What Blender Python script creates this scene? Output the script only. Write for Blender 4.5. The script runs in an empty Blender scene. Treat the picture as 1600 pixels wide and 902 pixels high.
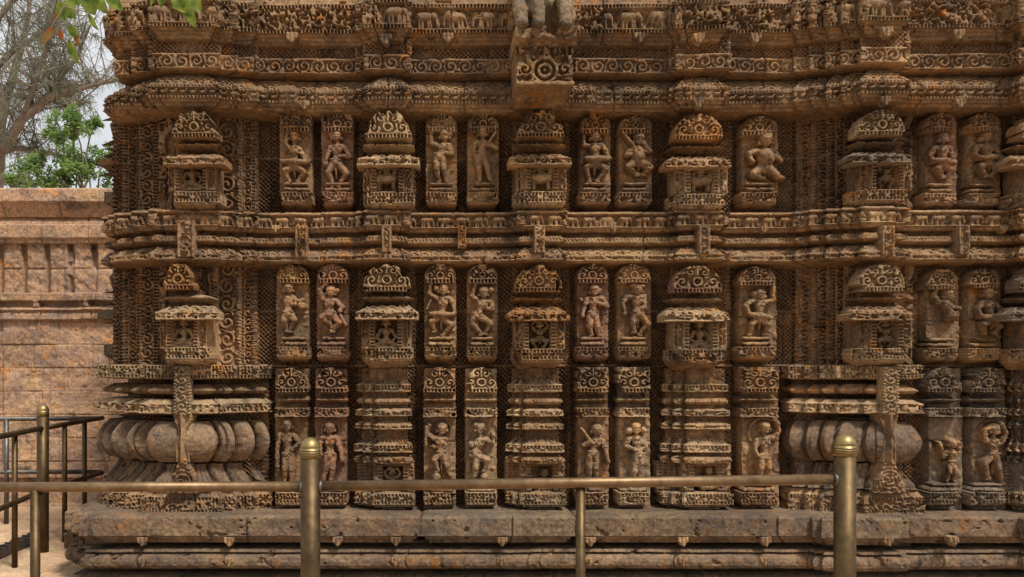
import bpy, math, random
import numpy as np
from math import radians as R
from mathutils import Vector, Matrix
random.seed(7)
S = bpy.context.scene
COL = S.collection
# ------------------------------------------------------------------ camera
F = 1400.0; CX = 680.0; CY = 570.0; D = 6.4; EYE = 1.5
cd = bpy.data.cameras.new("camera"); cam = bpy.data.objects.new("camera", cd); COL.objects.link(cam)
cd.sensor_width = 36; cd.lens = 36*F/1600; cd.shift_x = (800-CX)/1600; cd.shift_y = (CY-451)/1600
cd.clip_start = .05; cd.clip_end = 3000
cam.location = (0, -D, EYE); cam.rotation_euler = (R(90), 0, 0)
S.camera = cam
# ------------------------------------------------------------------ light
SUN_EL, SUN_AZ = 55.0, 38.0            # azimuth: degrees right of the camera's back
w = bpy.data.worlds.new("World"); S.world = w; w.use_nodes = True
nt = w.node_tree; nt.nodes.clear()
def N(t, kind, **kw):
    n = t.nodes.new(kind)
    for k, v in kw.items():
        if k in n.inputs: n.inputs[k].default_value = v
        else: setattr(n, k, v)
    return n
out = N(nt, 'ShaderNodeOutputWorld'); bg = N(nt, 'ShaderNodeBackground')
sky = N(nt, 'ShaderNodeTexSky'); sky.sky_type = 'NISHITA'; sky.sun_disc = False
sky.sun_elevation = R(SUN_EL); sky.sun_rotation = R(180-SUN_AZ)
tc = N(nt, 'ShaderNodeTexCoord'); mp = N(nt, 'ShaderNodeMapping'); mp.inputs['Scale'].default_value = (1, 1, 2.2)
nz = N(nt, 'ShaderNodeTexNoise'); nz.inputs['Scale'].default_value = 3.1; nz.inputs['Detail'].default_value = 7; nz.inputs['Roughness'].default_value = .6
cr = N(nt, 'ShaderNodeValToRGB'); cr.color_ramp.elements[0].position = .36; cr.color_ramp.elements[0].color = (.62,)*3+(1,)
cr.color_ramp.elements[1].position = .62; cr.color_ramp.elements[1].color = (1, 1, 1, 1)
mx = N(nt, 'ShaderNodeMixRGB'); mx.inputs[2].default_value = (15.5, 15.8, 16.2, 1)
L = nt.links
L.new(tc.outputs['Generated'], mp.inputs[0]); L.new(mp.outputs[0], nz.inputs[0]); L.new(nz.outputs['Fac'], cr.inputs[0])
L.new(cr.outputs[0], mx.inputs[0]); L.new(sky.outputs[0], mx.inputs[1]); L.new(mx.outputs[0], bg.inputs[0]); L.new(bg.outputs[0], out.inputs[0])
bg.inputs[1].default_value = .05
sd = bpy.data.lights.new("sun", 'SUN'); sun = bpy.data.objects.new("sun", sd); COL.objects.link(sun)
sd.energy = 4.0; sd.angle = R(12); sd.color = (1, .95, .87)
a = R(SUN_AZ); e = R(SUN_EL)
dirv = Vector((math.sin(a)*math.cos(e), -math.cos(a)*math.cos(e), math.sin(e)))
sun.rotation_euler = dirv.to_track_quat('Z', 'Y').to_euler()
S.view_settings.view_transform = 'Standard'; S.view_settings.look = 'None'; S.view_settings.gamma = 1
S.view_settings.exposure = .3
S.render.engine = 'CYCLES'
# ------------------------------------------------------------------ objects and tags
def tag(o, label=None, cat=None, group=None, kind=None):
    if label: o['label'] = label
    if cat: o['category'] = cat
    if group: o['group'] = group
    if kind: o['kind'] = kind
    return o
def empty(name, loc=(0, 0, 0), parent=None):
    o = bpy.data.objects.new(name, None); COL.objects.link(o); o.location = loc
    if parent: o.parent = parent
    o.empty_display_size = .1
    return o
def link(name, me, mat, parent=None, label=None):
    o = bpy.data.objects.new(name, me); COL.objects.link(o)
    if mat and not me.materials: me.materials.append(mat)
    if parent: o.parent = parent
    if label: o['label'] = label
    return o
def np_mesh(name, co, faces, smooth=True):
    me = bpy.data.meshes.new(name)
    nv = len(co); nf = len(faces)
    me.vertices.add(nv); me.vertices.foreach_set('co', np.ascontiguousarray(co, dtype=np.float32).ravel())
    me.loops.add(nf*4); me.loops.foreach_set('vertex_index', np.ascontiguousarray(faces, dtype=np.int32).ravel())
    me.polygons.add(nf); me.polygons.foreach_set('loop_start', np.arange(nf, dtype=np.int32)*4)
    me.polygons.foreach_set('loop_total', np.full(nf, 4, dtype=np.int32))
    me.update(calc_edges=True)
    me.polygons.foreach_set('use_smooth', np.full(nf, smooth)); me.update()
    return me
def grid_faces(n, m, keep=None):
    idx = np.arange(n*m).reshape(n, m)
    f = np.stack([idx[:-1, :-1], idx[1:, :-1], idx[1:, 1:], idx[:-1, 1:]], -1)
    if keep is not None: f = f[keep]
    return f.reshape(-1, 4)
# ------------------------------------------------------------------ noise and carving patterns (numpy)
def hsh(ix, iy, s=0):
    h = (ix.astype(np.int64)*374761393 + iy.astype(np.int64)*668265263 + s*1274126177) & 0xffffffff
    h = ((h ^ (h >> 13))*1274126177) & 0xffffffff
    return ((h ^ (h >> 16)) & 0xffffff)/float(0xffffff)
def vn(x, y, s=0):
    x = np.asarray(x, float); y = np.asarray(y, float)
    ix = np.floor(x); iy = np.floor(y); fx = x-ix; fy = y-iy
    fx = fx*fx*(3-2*fx); fy = fy*fy*(3-2*fy)
    a = hsh(ix, iy, s); b = hsh(ix+1, iy, s); c = hsh(ix, iy+1, s); d = hsh(ix+1, iy+1, s)
    return (a*(1-fx)+b*fx)*(1-fy)+(c*(1-fx)+d*fx)*fy
def fbm(x, y, o=3, s=0):
    t = 0; k = .5; n = 0
    for i in range(o):
        t = t+k*vn(x*2**i, y*2**i, s+i*17); n += k; k *= .5
    return t/n
def ss(a, b, x):
    t = np.clip((x-a)/(b-a), 0, 1); return t*t*(3-2*t)
def h1(i, s=0):
    return float(hsh(np.array(float(i)), np.array(float(s)), 5))
def curls(u, v, s=9.0, k=2.6, seed=0):
    n = vn(u/s, v/s, seed)*.75+vn(u/s*2.1, v/s*2.1, seed+3)*.25
    return ss(-.25, .55, np.sin(2*np.pi*k*n))
def beads(u, v, H, L=5.6):
    t = np.abs((u/L) % 1-.5)*2
    return 1-ss(.75, .35, t)*ss(.0, .28, v/H)*ss(1., .72, v/H)
def lattice(u, v, L=7.0):
    bx = np.floor(u/143.); by = np.floor(v/78.); sh_ = hsh(bx, by, 6)*3.1; sg = np.where(hsh(bx, by, 8) > .8, .92, 1.)
    u = (u+sh_*2+(vn(u/40., v/40., 4)-.5)*5)*sg; v = v+sh_+(vn(u/37., v/43., 9)-.5)*5
    a = np.abs(((u+v)/L) % 1-.5); b = np.abs(((u-v)/L) % 1-.5)
    m = np.minimum(a, b)
    return 1-ss(.10, .26, m)
def scroll(u, v, H, seed=0):
    Lw = H*1.05; i = np.floor(u/Lw); dx = u-(i+.5)*Lw; dy = v-H/2
    sg = np.where(i % 2 == 0, 1., -1.); r = np.hypot(dx, dy); th = np.arctan2(dy, dx)
    sp = ss(-.3, .5, np.cos(2*np.pi*r/max(H*.33, 5.)-sg*th))
    c = curls(u, v, 8, 2.2, seed)
    f = np.where(r < H*.5, sp, c)
    return f
def frame(f, v, H, e=2.0):
    return np.maximum(f, 1-ss(e*.6, e*1.2, np.minimum(v, H-v)))
def P_scroll(u, v, H): return frame(scroll(u, v, H), v, H)
def P_curl(u, v, H): return frame(curls(u, v, 8.5), v, H)
def P_rich(u, v, H):
    b = 5.2
    f = frame(curls(u, v, 8), v, H, 1.6)
    f = np.where(v < b, beads(u, v, b), f)
    if H > 15: f = np.where(v > H-b, beads(u, v-(H-b), b), f)
    return f
def P_beads(u, v, H): return beads(u, v, H)
def caps(x, y, x0, y0, x1, y1, r):
    dx, dy = x1-x0, y1-y0; t = np.clip(((x-x0)*dx+(y-y0)*dy)/(dx*dx+dy*dy+1e-9), 0, 1)
    d = np.hypot(x-x0-dx*t, y-y0-dy*t)
    return np.sqrt(np.clip(1-(d/r)**2, 0, 1))
def P_eleph(u, v, H):
    Lw = H*1.35; i = np.floor(u/Lw); x = (u/Lw-i); x = np.where(hsh(i, i*0+4) > .25, x, 1-x); y = v/H; X = x*1.35
    f = caps(X, y, .42, .40, .75, .40, .27)
    f = np.maximum(f, caps(X, y, 1.02, .34, 1.03, .38, .2)*.95)
    for a, b in ((.36, .34), (.52, .5), (.76, .78), (.86, .9)): f = np.maximum(f, caps(X, y, a, .6, b, .9, .085)*.8)
    f = np.maximum(f, caps(X, y, 1.17, .4, 1.2, .82, .075)*.8)
    f = np.maximum(f, caps(X, y, .17, .35, .14, .7, .04)*.5)
    f = np.maximum(f, .3*curls(u, v, 7, 2, 5))
    return frame(f, v, H, 1.6)
def P_goose(u, v, H):
    Lw = H*1.25; i = np.floor(u/Lw); x = (u/Lw-i)*1.25; y = v/H
    f = caps(x, y, .4, .55, .75, .5, .24)
    f = np.maximum(f, caps(x, y, .88, .5, .95, .22, .09)); f = np.maximum(f, caps(x, y, .95, .2, 1.05, .22, .11))
    f = np.maximum(f, caps(x, y, .15, .4, .3, .5, .1)*.8); f = np.maximum(f, caps(x, y, .55, .7, .55, .9, .05)*.7)
    return f
def P_folk(u, v, H):
    Lw = H*.8; i = np.floor(u/Lw); x = (u/Lw-i)*.8; y = v/H; w_ = (hsh(i, i*0+2)-.5)*.2
    f = caps(x, y, .4+w_, .2, .4+w_, .22, .13)
    f = np.maximum(f, caps(x, y, .4+w_, .4, .4, .6, .12)); f = np.maximum(f, caps(x, y, .36, .65, .25-w_, .92, .07)*.85)
    f = np.maximum(f, caps(x, y, .44, .65, .56, .92, .07)*.85); f = np.maximum(f, caps(x, y, .3+w_, .36, .12, .3+w_, .055)*.7)
    f = np.maximum(f, caps(x, y, .5, .38, .7, .5+w_, .055)*.7)
    f = np.maximum(f, .25*curls(u, v, 6, 2, 8))
    return frame(f, v, H, 1.5)
def P_frieze(u, v, H):
    b = 6.0; vv = np.clip(v-b, 0, H-2*b); hh = H-2*b
    k = hsh(np.floor(u/118.), np.floor(u*0), 3)
    f = np.where(k > .62, P_eleph(u, vv, hh), np.where(k > .3, P_folk(u, vv, hh), curls(u, vv, 8, 2.4, 2)))
    f = np.where(v < b, beads(u, v, b), f); f = np.where(v > H-b, beads(u, v-(H-b), b), f)
    return f
def P_petal(u, v, H):
    Lw = 15.; x = (u/Lw) % 1-.5; r = np.hypot(x*Lw, (v-H)*.8)
    return .25+.75*ss(-.5, .5, np.cos(2*np.pi*r/5.2))
def P_wedge(u, v, H):
    return ss(.0, .25, np.abs((u/13.) % 1-.5)*2)*.6+.4
def flutes(u, v, H): return .4+.6*np.abs(np.sin(np.pi*u/11.))
# ------------------------------------------------------------------ materials
def stone(name, c1, c2, c3, patch=.5, dark=(.035, .028, .022), bump=.6, joints=False):
    m = bpy.data.materials.new(name); m.use_nodes = True; t = m.node_tree; b = t.nodes['Principled BSDF']; l = t.links
    g = N(t, 'ShaderNodeNewGeometry')
    def noise(sc, det=6, ro=.62, off=0, dist=0):
        mpn = N(t, 'ShaderNodeMapping'); mpn.inputs['Location'].default_value = (off, off*.7, off*1.3)
        l.new(g.outputs['Position'], mpn.inputs[0])
        n = N(t, 'ShaderNodeTexNoise'); n.inputs['Scale'].default_value = sc; n.inputs['Detail'].default_value = det
        n.inputs['Roughness'].default_value = ro; n.inputs['Distortion'].default_value = dist
        l.new(mpn.outputs[0], n.inputs[0]); return n.outputs['Fac']
    def ramp(src, p0, p1):
        r = N(t, 'ShaderNodeMapRange'); r.inputs['From Min'].default_value = p0; r.inputs['From Max'].default_value = p1
        l.new(src, r.inputs[0]); return r.outputs[0]
    def mix(f, a_, b_, mode='MIX'):
        n = N(t, 'ShaderNodeMixRGB'); n.blend_type = mode
        l.new(f, n.inputs[0]) if hasattr(f, 'links') else setattr(n.inputs[0], 'default_value', f)
        for i, q in ((1, a_), (2, b_)):
            if hasattr(q, 'links'): l.new(q, n.inputs[i])
            else: n.inputs[i].default_value = tuple(q)+(1,)
        return n.outputs[0]
    c = mix(ramp(noise(3.2, 8, .7, 1), .38, .62), c1, c2)
    c = mix(ramp(noise(9.5, 9, .75, 33, .8), .54, .66), c, (c1[0]*1.06, c1[1]*.84, c1[2]*.66))
    c = mix(ramp(noise(7.0, 9, .75, 51, .8), .56, .68), c, (c2[0]*.8, c2[1]*.84, c2[2]*.95))
    c = mix(ramp(noise(1.7, 9, .72, 9, 1.2), .53, .53+patch*.35), c, c3)
    c = mix(ramp(noise(4.3, 10, .78, 77, 1.0), .57, .66), c, (c1[0]*1.25, c1[1]*.86, c1[2]*.50))
    c = mix(ramp(noise(14., 8, .75, 90, .4), .60, .70), c, (c3[0]*1.12, c3[1]*1.06, c3[2]*.86))
    c = mix(ramp(noise(2.6, 10, .75, 21, .6), .56, .68), c, dark)
    gr = N(t, 'ShaderNodeMapRange'); l.new(noise(38, 8, .8, 4), gr.inputs[0]); gr.inputs['To Min'].default_value = .35; gr.inputs['To Max'].default_value = 1.65
    gr.inputs['From Min'].default_value = .3; gr.inputs['From Max'].default_value = .7
    sv = N(t, 'ShaderNodeMapping'); sv.inputs['Scale'].default_value = (9, 9, .9); l.new(g.outputs['Position'], sv.inputs[0])
    sn = N(t, 'ShaderNodeTexNoise'); sn.inputs['Scale'].default_value = 1; sn.inputs['Detail'].default_value = 6; sn.inputs['Roughness'].default_value = .65; l.new(sv.outputs[0], sn.inputs[0])
    c = mix(ramp(sn.outputs['Fac'], .60, .74), c, dark)
    bv = N(t, 'ShaderNodeVectorMath'); bv.operation = 'MULTIPLY'; bv.inputs[1].default_value = (1.75, 0, 2.7); l.new(g.outputs['Position'], bv.inputs[0])
    bf = N(t, 'ShaderNodeVectorMath'); bf.operation = 'FLOOR'; l.new(bv.outputs[0], bf.inputs[0])
    wn = N(t, 'ShaderNodeTexWhiteNoise'); l.new(bf.outputs[0], wn.inputs[0])
    oi = N(t, 'ShaderNodeObjectInfo')
    ad = N(t, 'ShaderNodeMath'); ad.operation = 'ADD'; l.new(wn.outputs['Value'], ad.inputs[0]); l.new(oi.outputs['Random'], ad.inputs[1])
    br_ = N(t, 'ShaderNodeMapRange'); br_.inputs['From Max'].default_value = 2; br_.inputs['To Min'].default_value = .68; br_.inputs['To Max'].default_value = 1.28; l.new(ad.outputs[0], br_.inputs[0])
    m0 = N(t, 'ShaderNodeVectorMath'); m0.operation = 'SCALE'; l.new(c, m0.inputs[0]); l.new(br_.outputs[0], m0.inputs['Scale']); c = m0.outputs[0]
    mm = N(t, 'ShaderNodeVectorMath'); mm.operation = 'SCALE'; l.new(c, mm.inputs[0]); l.new(gr.outputs[0], mm.inputs['Scale'])
    hs = N(t, 'ShaderNodeHueSaturation'); hs.inputs['Saturation'].default_value = 1.13; l.new(mm.outputs[0], hs.inputs['Color']); l.new(hs.outputs[0], b.inputs['Base Color'])
    b.inputs['Roughness'].default_value = .88; b.inputs['Specular IOR Level'].default_value = .25
    b1 = N(t, 'ShaderNodeBump'); b1.inputs['Strength'].default_value = bump; b1.inputs['Distance'].default_value = .008
    l.new(noise(70, 9, .75, 2), b1.inputs['Height'])
    b2 = N(t, 'ShaderNodeBump'); b2.inputs['Strength'].default_value = bump; b2.inputs['Distance'].default_value = .012
    l.new(noise(22, 6, .65, 6, .5), b2.inputs['Height']); l.new(b1.outputs[0], b2.inputs['Normal']); l.new(b2.outputs[0], b.inputs['Normal'])
    return m
M = {}
M['stone'] = stone('carved_sandstone', (0.251, 0.162, 0.096), (0.125, 0.086, 0.059), (0.310, 0.218, 0.122), dark=(.025, .02, .016))
M['warm'] = stone('ochre_sandstone', (0.284, 0.165, 0.083), (0.172, 0.102, 0.059), (0.330, 0.231, 0.119), dark=(.025, .02, .016))
M['red'] = stone('reddish_sandstone', (0.244, 0.149, 0.096), (0.152, 0.096, 0.069), (0.277, 0.191, 0.112), dark=(.025, .02, .016))
M['grey'] = stone('grey_sandstone', (0.178, 0.132, 0.092), (0.092, 0.073, 0.058), (0.251, 0.185, 0.112), dark=(.025, .02, .016))
M['pale'] = stone('pale_sandstone', (0.304, 0.215, 0.132), (0.178, 0.129, 0.089), (0.350, 0.271, 0.165), dark=(.025, .02, .016))
M['back'] = stone('lattice_stone', (0.238, 0.149, 0.089), (0.139, 0.092, 0.061), (0.264, 0.178, 0.109), dark=(.025, .02, .016))
M['plinth'] = stone('plinth_sandstone', (0.172, 0.119, 0.079), (0.092, 0.069, 0.053), (0.251, 0.182, 0.109), dark=(.025, .02, .016))
M['lichen'] = stone('lichen_stone', (0.198, 0.142, 0.092), (0.099, 0.079, 0.059), (0.330, 0.264, 0.145), dark=(.025, .02, .016))
M['wall'] = stone('enclosure_stone', (0.352, 0.232, 0.154), (0.210, 0.150, 0.120), (0.420, 0.292, 0.165), dark=(.025, .02, .016))
VAR = ['stone', 'stone', 'pale', 'stone', 'stone', 'pale', 'stone', 'pale', 'stone', 'red']
def metal(name, c, c2, rough=.38):
    m = bpy.data.materials.new(name); m.use_nodes = True; t = m.node_tree; b = t.nodes['Principled BSDF']; l = t.links
    g = N(t, 'ShaderNodeNewGeometry'); n = N(t, 'ShaderNodeTexNoise'); n.inputs['Scale'].default_value = 9; n.inputs['Detail'].default_value = 8; n.inputs['Roughness'].default_value = .7
    l.new(g.outputs['Position'], n.inputs[0])
    r = N(t, 'ShaderNodeValToRGB'); r.color_ramp.elements[0].position = .35; r.color_ramp.elements[1].position = .65
    r.color_ramp.elements[0].color = tuple(c)+(1,); r.color_ramp.elements[1].color = tuple(c2)+(1,)
    l.new(n.outputs['Fac'], r.inputs[0]); l.new(r.outputs[0], b.inputs['Base Color'])
    b.inputs['Metallic'].default_value = .85
    n2 = N(t, 'ShaderNodeTexNoise'); n2.inputs['Scale'].default_value = 60; n2.inputs['Detail'].default_value = 9; n2.inputs['Roughness'].default_value = .8
    mpz = N(t, 'ShaderNodeMapping'); mpz.inputs['Scale'].default_value = (.6, 1, .5); l.new(g.outputs['Position'], mpz.inputs[0]); l.new(mpz.outputs[0], n2.inputs[0])
    gq = N(t, 'ShaderNodeMapRange'); gq.inputs['From Min'].default_value = .35; gq.inputs['From Max'].default_value = .65; gq.inputs['To Min'].default_value = .78; gq.inputs['To Max'].default_value = 1.15; l.new(n2.outputs['Fac'], gq.inputs[0])
    sc = N(t, 'ShaderNodeVectorMath'); sc.operation = 'SCALE'; l.new(r.outputs[0], sc.inputs[0]); l.new(gq.outputs[0], sc.inputs['Scale']); l.new(sc.outputs[0], b.inputs['Base Color'])
    b.inputs['Metallic'].default_value = .85
    bp = N(t, 'ShaderNodeBump'); bp.inputs['Strength'].default_value = .25; bp.inputs['Distance'].default_value = .002; l.new(n2.outputs['Fac'], bp.inputs['Height']); l.new(bp.outputs[0], b.inputs['Normal'])
    q = N(t, 'ShaderNodeMapRange'); q.inputs['To Min'].default_value = rough-.08; q.inputs['To Max'].default_value = rough+.35
    l.new(n2.outputs['Fac'], q.inputs[0]); l.new(q.outputs[0], b.inputs['Roughness'])
    return m
M['brass'] = metal('tarnished_brass', (.13, .085, .038), (.06, .038, .018), .38)
M['cap'] = metal('bright_brass', (.34, .26, .11), (.22, .16, .07), .36)
M['rail'] = metal('rubbed_brass', (.25, .165, .088), (.14, .086, .045), .36)
M['steel'] = metal('dull_steel', (.17, .155, .14), (.09, .08, .07))
def plain(name, c, rough=.8, c2=None, sc=6.):
    m = bpy.data.materials.new(name); m.use_nodes = True; t = m.node_tree; b = t.nodes['Principled BSDF']
    b.inputs['Roughness'].default_value = rough
    g = N(t, 'ShaderNodeNewGeometry'); n = N(t, 'ShaderNodeTexNoise'); n.inputs['Scale'].default_value = sc; n.inputs['Detail'].default_value = 6
    t.links.new(g.outputs['Position'], n.inputs[0]); r = N(t, 'ShaderNodeValToRGB')
    r.color_ramp.elements[0].position = .35; r.color_ramp.elements[1].position = .65
    r.color_ramp.elements[0].color = tuple(c)+(1,); r.color_ramp.elements[1].color = tuple(c2 or [x*.6 for x in c])+(1,)
    t.links.new(n.outputs['Fac'], r.inputs[0]); t.links.new(r.outputs[0], b.inputs['Base Color'])
    return m
# ------------------------------------------------------------------ geometry helpers
def P(px, py, p=0.):
    d = D-p
    return Vector(((px-CX)*d/F, -p, EYE+(CY-py)*d/F))
def weather(x, y, s=0):
    """metres of erosion at photo-pixel like coordinates"""
    n = fbm(x/46., y/46., 4, s+40)
    return (n-.5)*.014+(fbm(x/7., y/7., 3, s+70)-.5)*.013
def wear(x, y, s=0):
    return (.4+.6*ss(.70, .58, fbm(x/50., y/50., 4, s+11)))*1.45
def hf(name, x0, x1, y0, y1, pref, fun, mat, parent, q=1.05, pback=0., label=None, seed=0, smooth=True):
    n = max(3, int((y1-y0)/q)+1); m = max(3, int((x1-x0)/q)+1)
    V, U = np.meshgrid(np.linspace(y0, y1, n), np.linspace(x0, x1, m), indexing='ij')
    p = fun(U, V)
    bad = np.isnan(p)
    p = np.where(bad, pback, p+weather(U, V, seed))
    # border ring dropped back
    Pp = np.full((n+2, m+2), pback); Pp[1:-1, 1:-1] = p
    Bp = np.ones((n+2, m+2), bool); Bp[1:-1, 1:-1] = bad
    Up = np.pad(U, 1, 'edge'); Vp = np.pad(V, 1, 'edge')
    # jitter silhouettes a little
    Up = Up+(vn(Up/7, Vp/7, 3+seed)-.5)*1.3; Vp = Vp+(vn(Up/7, Vp/7, 9+seed)-.5)*1.3
    k = (D-pref)/F
    co = np.stack([(Up-CX)*k, -Pp, EYE+(CY-Vp)*k], -1).reshape(-1, 3)
    keep = ~(Bp[:-1, :-1] & Bp[1:, :-1] & Bp[1:, 1:] & Bp[:-1, 1:])
    fc = grid_faces(n+2, m+2, keep)
    used = np.unique(fc); rm = np.zeros(len(co), np.int64); rm[used] = np.arange(len(used))
    return link(name, np_mesh(name, co[used], rm[fc], smooth), mat, parent, label)
def sweep(name, segs, prof, bands, mat, parent, pref, q=1.15, ends=(-.5, -.5), blocks=110., seed=0, label=None, jit=1.0, lobes=None, smooth=True, chip=1.):
    """segs: (xa, xb, p[, kind]) left to right in photo pixels; prof: (dp, ypx); bands: (y0, y1, pattern, depth)"""
    k = (D-pref)/F
    V = []
    def wx(x, p): return (x-CX)*(D-p)/F
    V.append((wx(segs[0][0], segs[0][2]), ends[0]))
    pieces = []
    for i, sg in enumerate(segs):
        xa, xb, p = sg[:3]
        Xa = V[-1][0]
        V.append((Xa, p)); pieces.append(('r', -1 if (V[-2][1] < p) else 1, i))
        pn = segs[i+1][2] if i+1 < len(segs) else p
        V.append((wx(xb, max(p, pn)), p)); pieces.append(('f', 0, i))
    V.append((V[-1][0], ends[1])); pieces.append(('r', 1, len(segs)-1))
    # vertex x-offset signs
    sg_ = [0.]*len(V)
    for j, pc in enumerate(pieces):
        if pc[0] == 'r':
            sg_[j] = pc[1]; sg_[j+1] = pc[1]
    A = []
    ucur = V[0][0]/k
    cols = dict(ax=[], ap=[], asn=[], bx=[], bp=[], bsn=[], t=[], nx=[], ny=[], u=[], seg=[], tt=[])
    for j, pc in enumerate(pieces):
        a_, b_ = V[j], V[j+1]
        ln = (abs(b_[0]-a_[0])+abs(b_[1]-a_[1]))/k
        if ln < .05: continue
        isend = j in (0, len(pieces)-1)
        n = max(2, int(ln/(q*(6 if isend else 1)))+1)
        t = np.linspace(0, 1, n)
        cols['t'].append(t); o = np.ones(n)
        for kk, vv in (('ax', a_[0]), ('ap', a_[1]), ('asn', sg_[j]), ('bx', b_[0]), ('bp', b_[1]), ('bsn', sg_[j+1]), ('seg', pc[2])): cols[kk].append(o*vv)
        cols['nx'].append(o*(pc[1] if pc[0] == 'r' else 0)); cols['ny'].append(o*(1 if pc[0] == 'f' else 0))
        if pc[0] == 'f':
            cols['u'].append((a_[0]+(b_[0]-a_[0])*t)/k+CX)
        else:
            cols['u'].append(a_[0]/k+CX+t*ln*(1 if pc[1] > 0 else 1))
        cols['tt'].append(t)
    C = {kk: np.concatenate(vv) for kk, vv in cols.items()}
    # rows
    rd, ry = [], []
    for i in range(len(prof)-1):
        (d0, y0), (d1, y1) = prof[i], prof[i+1]
        ln = math.hypot((d1-d0)/k, y1-y0); n = max(1, int(ln/q))
        t = np.linspace(0, 1, n, endpoint=False)
        rd.append(d0+(d1-d0)*t); ry.append(y0+(y1-y0)*t)
    rd.append(np.array([prof[-1][0]])); ry.append(np.array([prof[-1][1]]))
    rd = np.concatenate(rd)[:, None]; ry = np.concatenate(ry)[:, None]
    u = C['u'][None, :]; U = u+0*ry; Y = ry+0*u
    bi = np.floor((U+18*np.sin(seed))/blocks+.35*vn(U*0+seed, np.floor(U/blocks)*0))
    boff = (hsh(bi, bi*0+seed, 1)-.5)
    if lobes:
        for (ly0, ly1, amt) in lobes:
            tt = np.abs(C['tt']*2-1)[None, :]; isf = C['ny'][None, :]
            rd = rd-amt*np.where(isf > 0, 1-np.sqrt(np.clip(1-np.abs(tt)**2.6, 0, 1)), 1.)*ss(ly0-1, ly0+3, ry)*ss(ly1+1, ly1-3, ry)
    X = (C['ax']+C['asn']*rd)*(1-C['t'])+(C['bx']+C['bsn']*rd)*C['t']
    Pq = (C['ap']*(1-C['t'])+C['bp']*C['t'])[None, :]+rd
    h = np.zeros_like(U); wr = wear(U, Y, seed)
    for (b0, b1, pat, dep) in bands:
        msk = ((Y >= b0) & (Y <= b1))
        if not msk.any(): continue
        rows = msk[:, 0]
        f = pat(U[rows], Y[rows]-b0, b1-b0)
        h[rows] -= dep*(1-f)*wr[rows]
    h += weather(U, Y, seed)+boff*.012*jit
    # joints
    jd = np.abs(((U+18*np.sin(seed))/blocks) % 1); jd = np.minimum(jd, 1-jd)*blocks
    h -= .022*ss(1.7, .4, jd)*(C['ny'][None, :])
    # chips along edges of the profile
    h -= chip*.022*ss(.72, .82, fbm(U/13., Y/11., 3, seed+5))
    X = X+C['nx'][None, :]*h; Pq = Pq+C['ny'][None, :]*h
    Z = EYE+(CY-Y)*k+(boff*1.3*jit+(fbm(U/24., Y*0, 3, seed)-.5)*1.1)*k
    co = np.stack([X+0*Z, -Pq+0*Z, Z], -1)
    n, m = Z.shape
    return link(name, np_mesh(name, co.reshape(-1, 3), grid_faces(n, m), smooth), mat, parent, label)
# ================================================================== GROUND
def quad_obj(name, pts, mat, parent=None):
    me = bpy.data.meshes.new(name); me.from_pydata(pts, [], [list(range(len(pts)))]); return link(name, me, mat, parent)
def box(bm_v, bm_f, x0, x1, y0, y1, z0, z1):
    b = len(bm_v)
    for z in (z0, z1):
        for (x, y) in ((x0, y0), (x1, y0), (x1, y1), (x0, y1)): bm_v.append((x, y, z))
    for f in ((0, 3, 2, 1), (4, 5, 6, 7), (0, 1, 5, 4), (1, 2, 6, 5), (2, 3, 7, 6), (3, 0, 4, 7)): bm_f.append([b+i for i in f])
mg = stone('sandy_paving', (.42, .30, .20), (.34, .24, .16), (.48, .37, .26), .6, (.25, .18, .12), .25)
g = quad_obj('ground', [(-400, -60, 0), (400, -60, 0), (400, 900, 0), (-400, 900, 0)], mg); g['kind'] = 'structure'
# paving slabs between the railing and the enclosure wall: one relief sheet 6 mm above the ground
xs = np.linspace(-9, -2.2, 420); ys = np.linspace(-1.6, 3.2, 300); YY, XX = np.meshgrid(ys, xs, indexing='ij')
jx = np.abs(((XX+.2*np.floor(YY/.62))/.9) % 1-.5); jy = np.abs((YY/.62) % 1-.5)
hz = .012+(fbm(XX*3, YY*3, 3)-.5)*.012-.012*np.maximum(ss(.485, .5, jx), ss(.48, .5, jy))
pv = link('pavement', np_mesh('pavement', np.stack([XX, YY, hz+.004], -1).reshape(-1, 3), grid_faces(*XX.shape)[:, ::-1]), mg); pv['kind'] = 'structure'
# ================================================================== TEMPLE
T = empty('temple_platform', (0, -.6, 0))
tag(T, 'carved brown sandstone temple platform wall covered in dancers and miniature shrines', 'temple')
T.location = (0, 0, 0)
def shift(segs, dp, dxl=0, xl=None):
    r = []
    for s in segs: r.append((s[0], s[1], s[2]+dp))
    if xl is not None:
        r = [(max(a_, xl), b_, c_) for a_, b_, c_ in r if b_ > xl+3]
        r[0] = (xl, r[0][1], r[0][2])
    return r
PLAN = [(158, 168, -.20), (168, 178, -.12), (178, 204, -.05), (204, 231, .04), (231, 345, .12), (345, 372, .08), (372, 404, .04), (404, 555, 0), (555, 567, .04), (567, 642, .09),
        (642, 797, 0), (797, 807, .04), (807, 887, .09), (887, 1045, 0), (1045, 1055, .04), (1055, 1142, .09), (1142, 1240, 0), (1240, 1265, .04), (1265, 1290, .08), (1290, 1315, .12),
        (1315, 1345, .16), (1345, 1424, .22), (1424, 1582, .10), (1582, 1592, .15), (1592, 1720, .2)]
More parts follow.
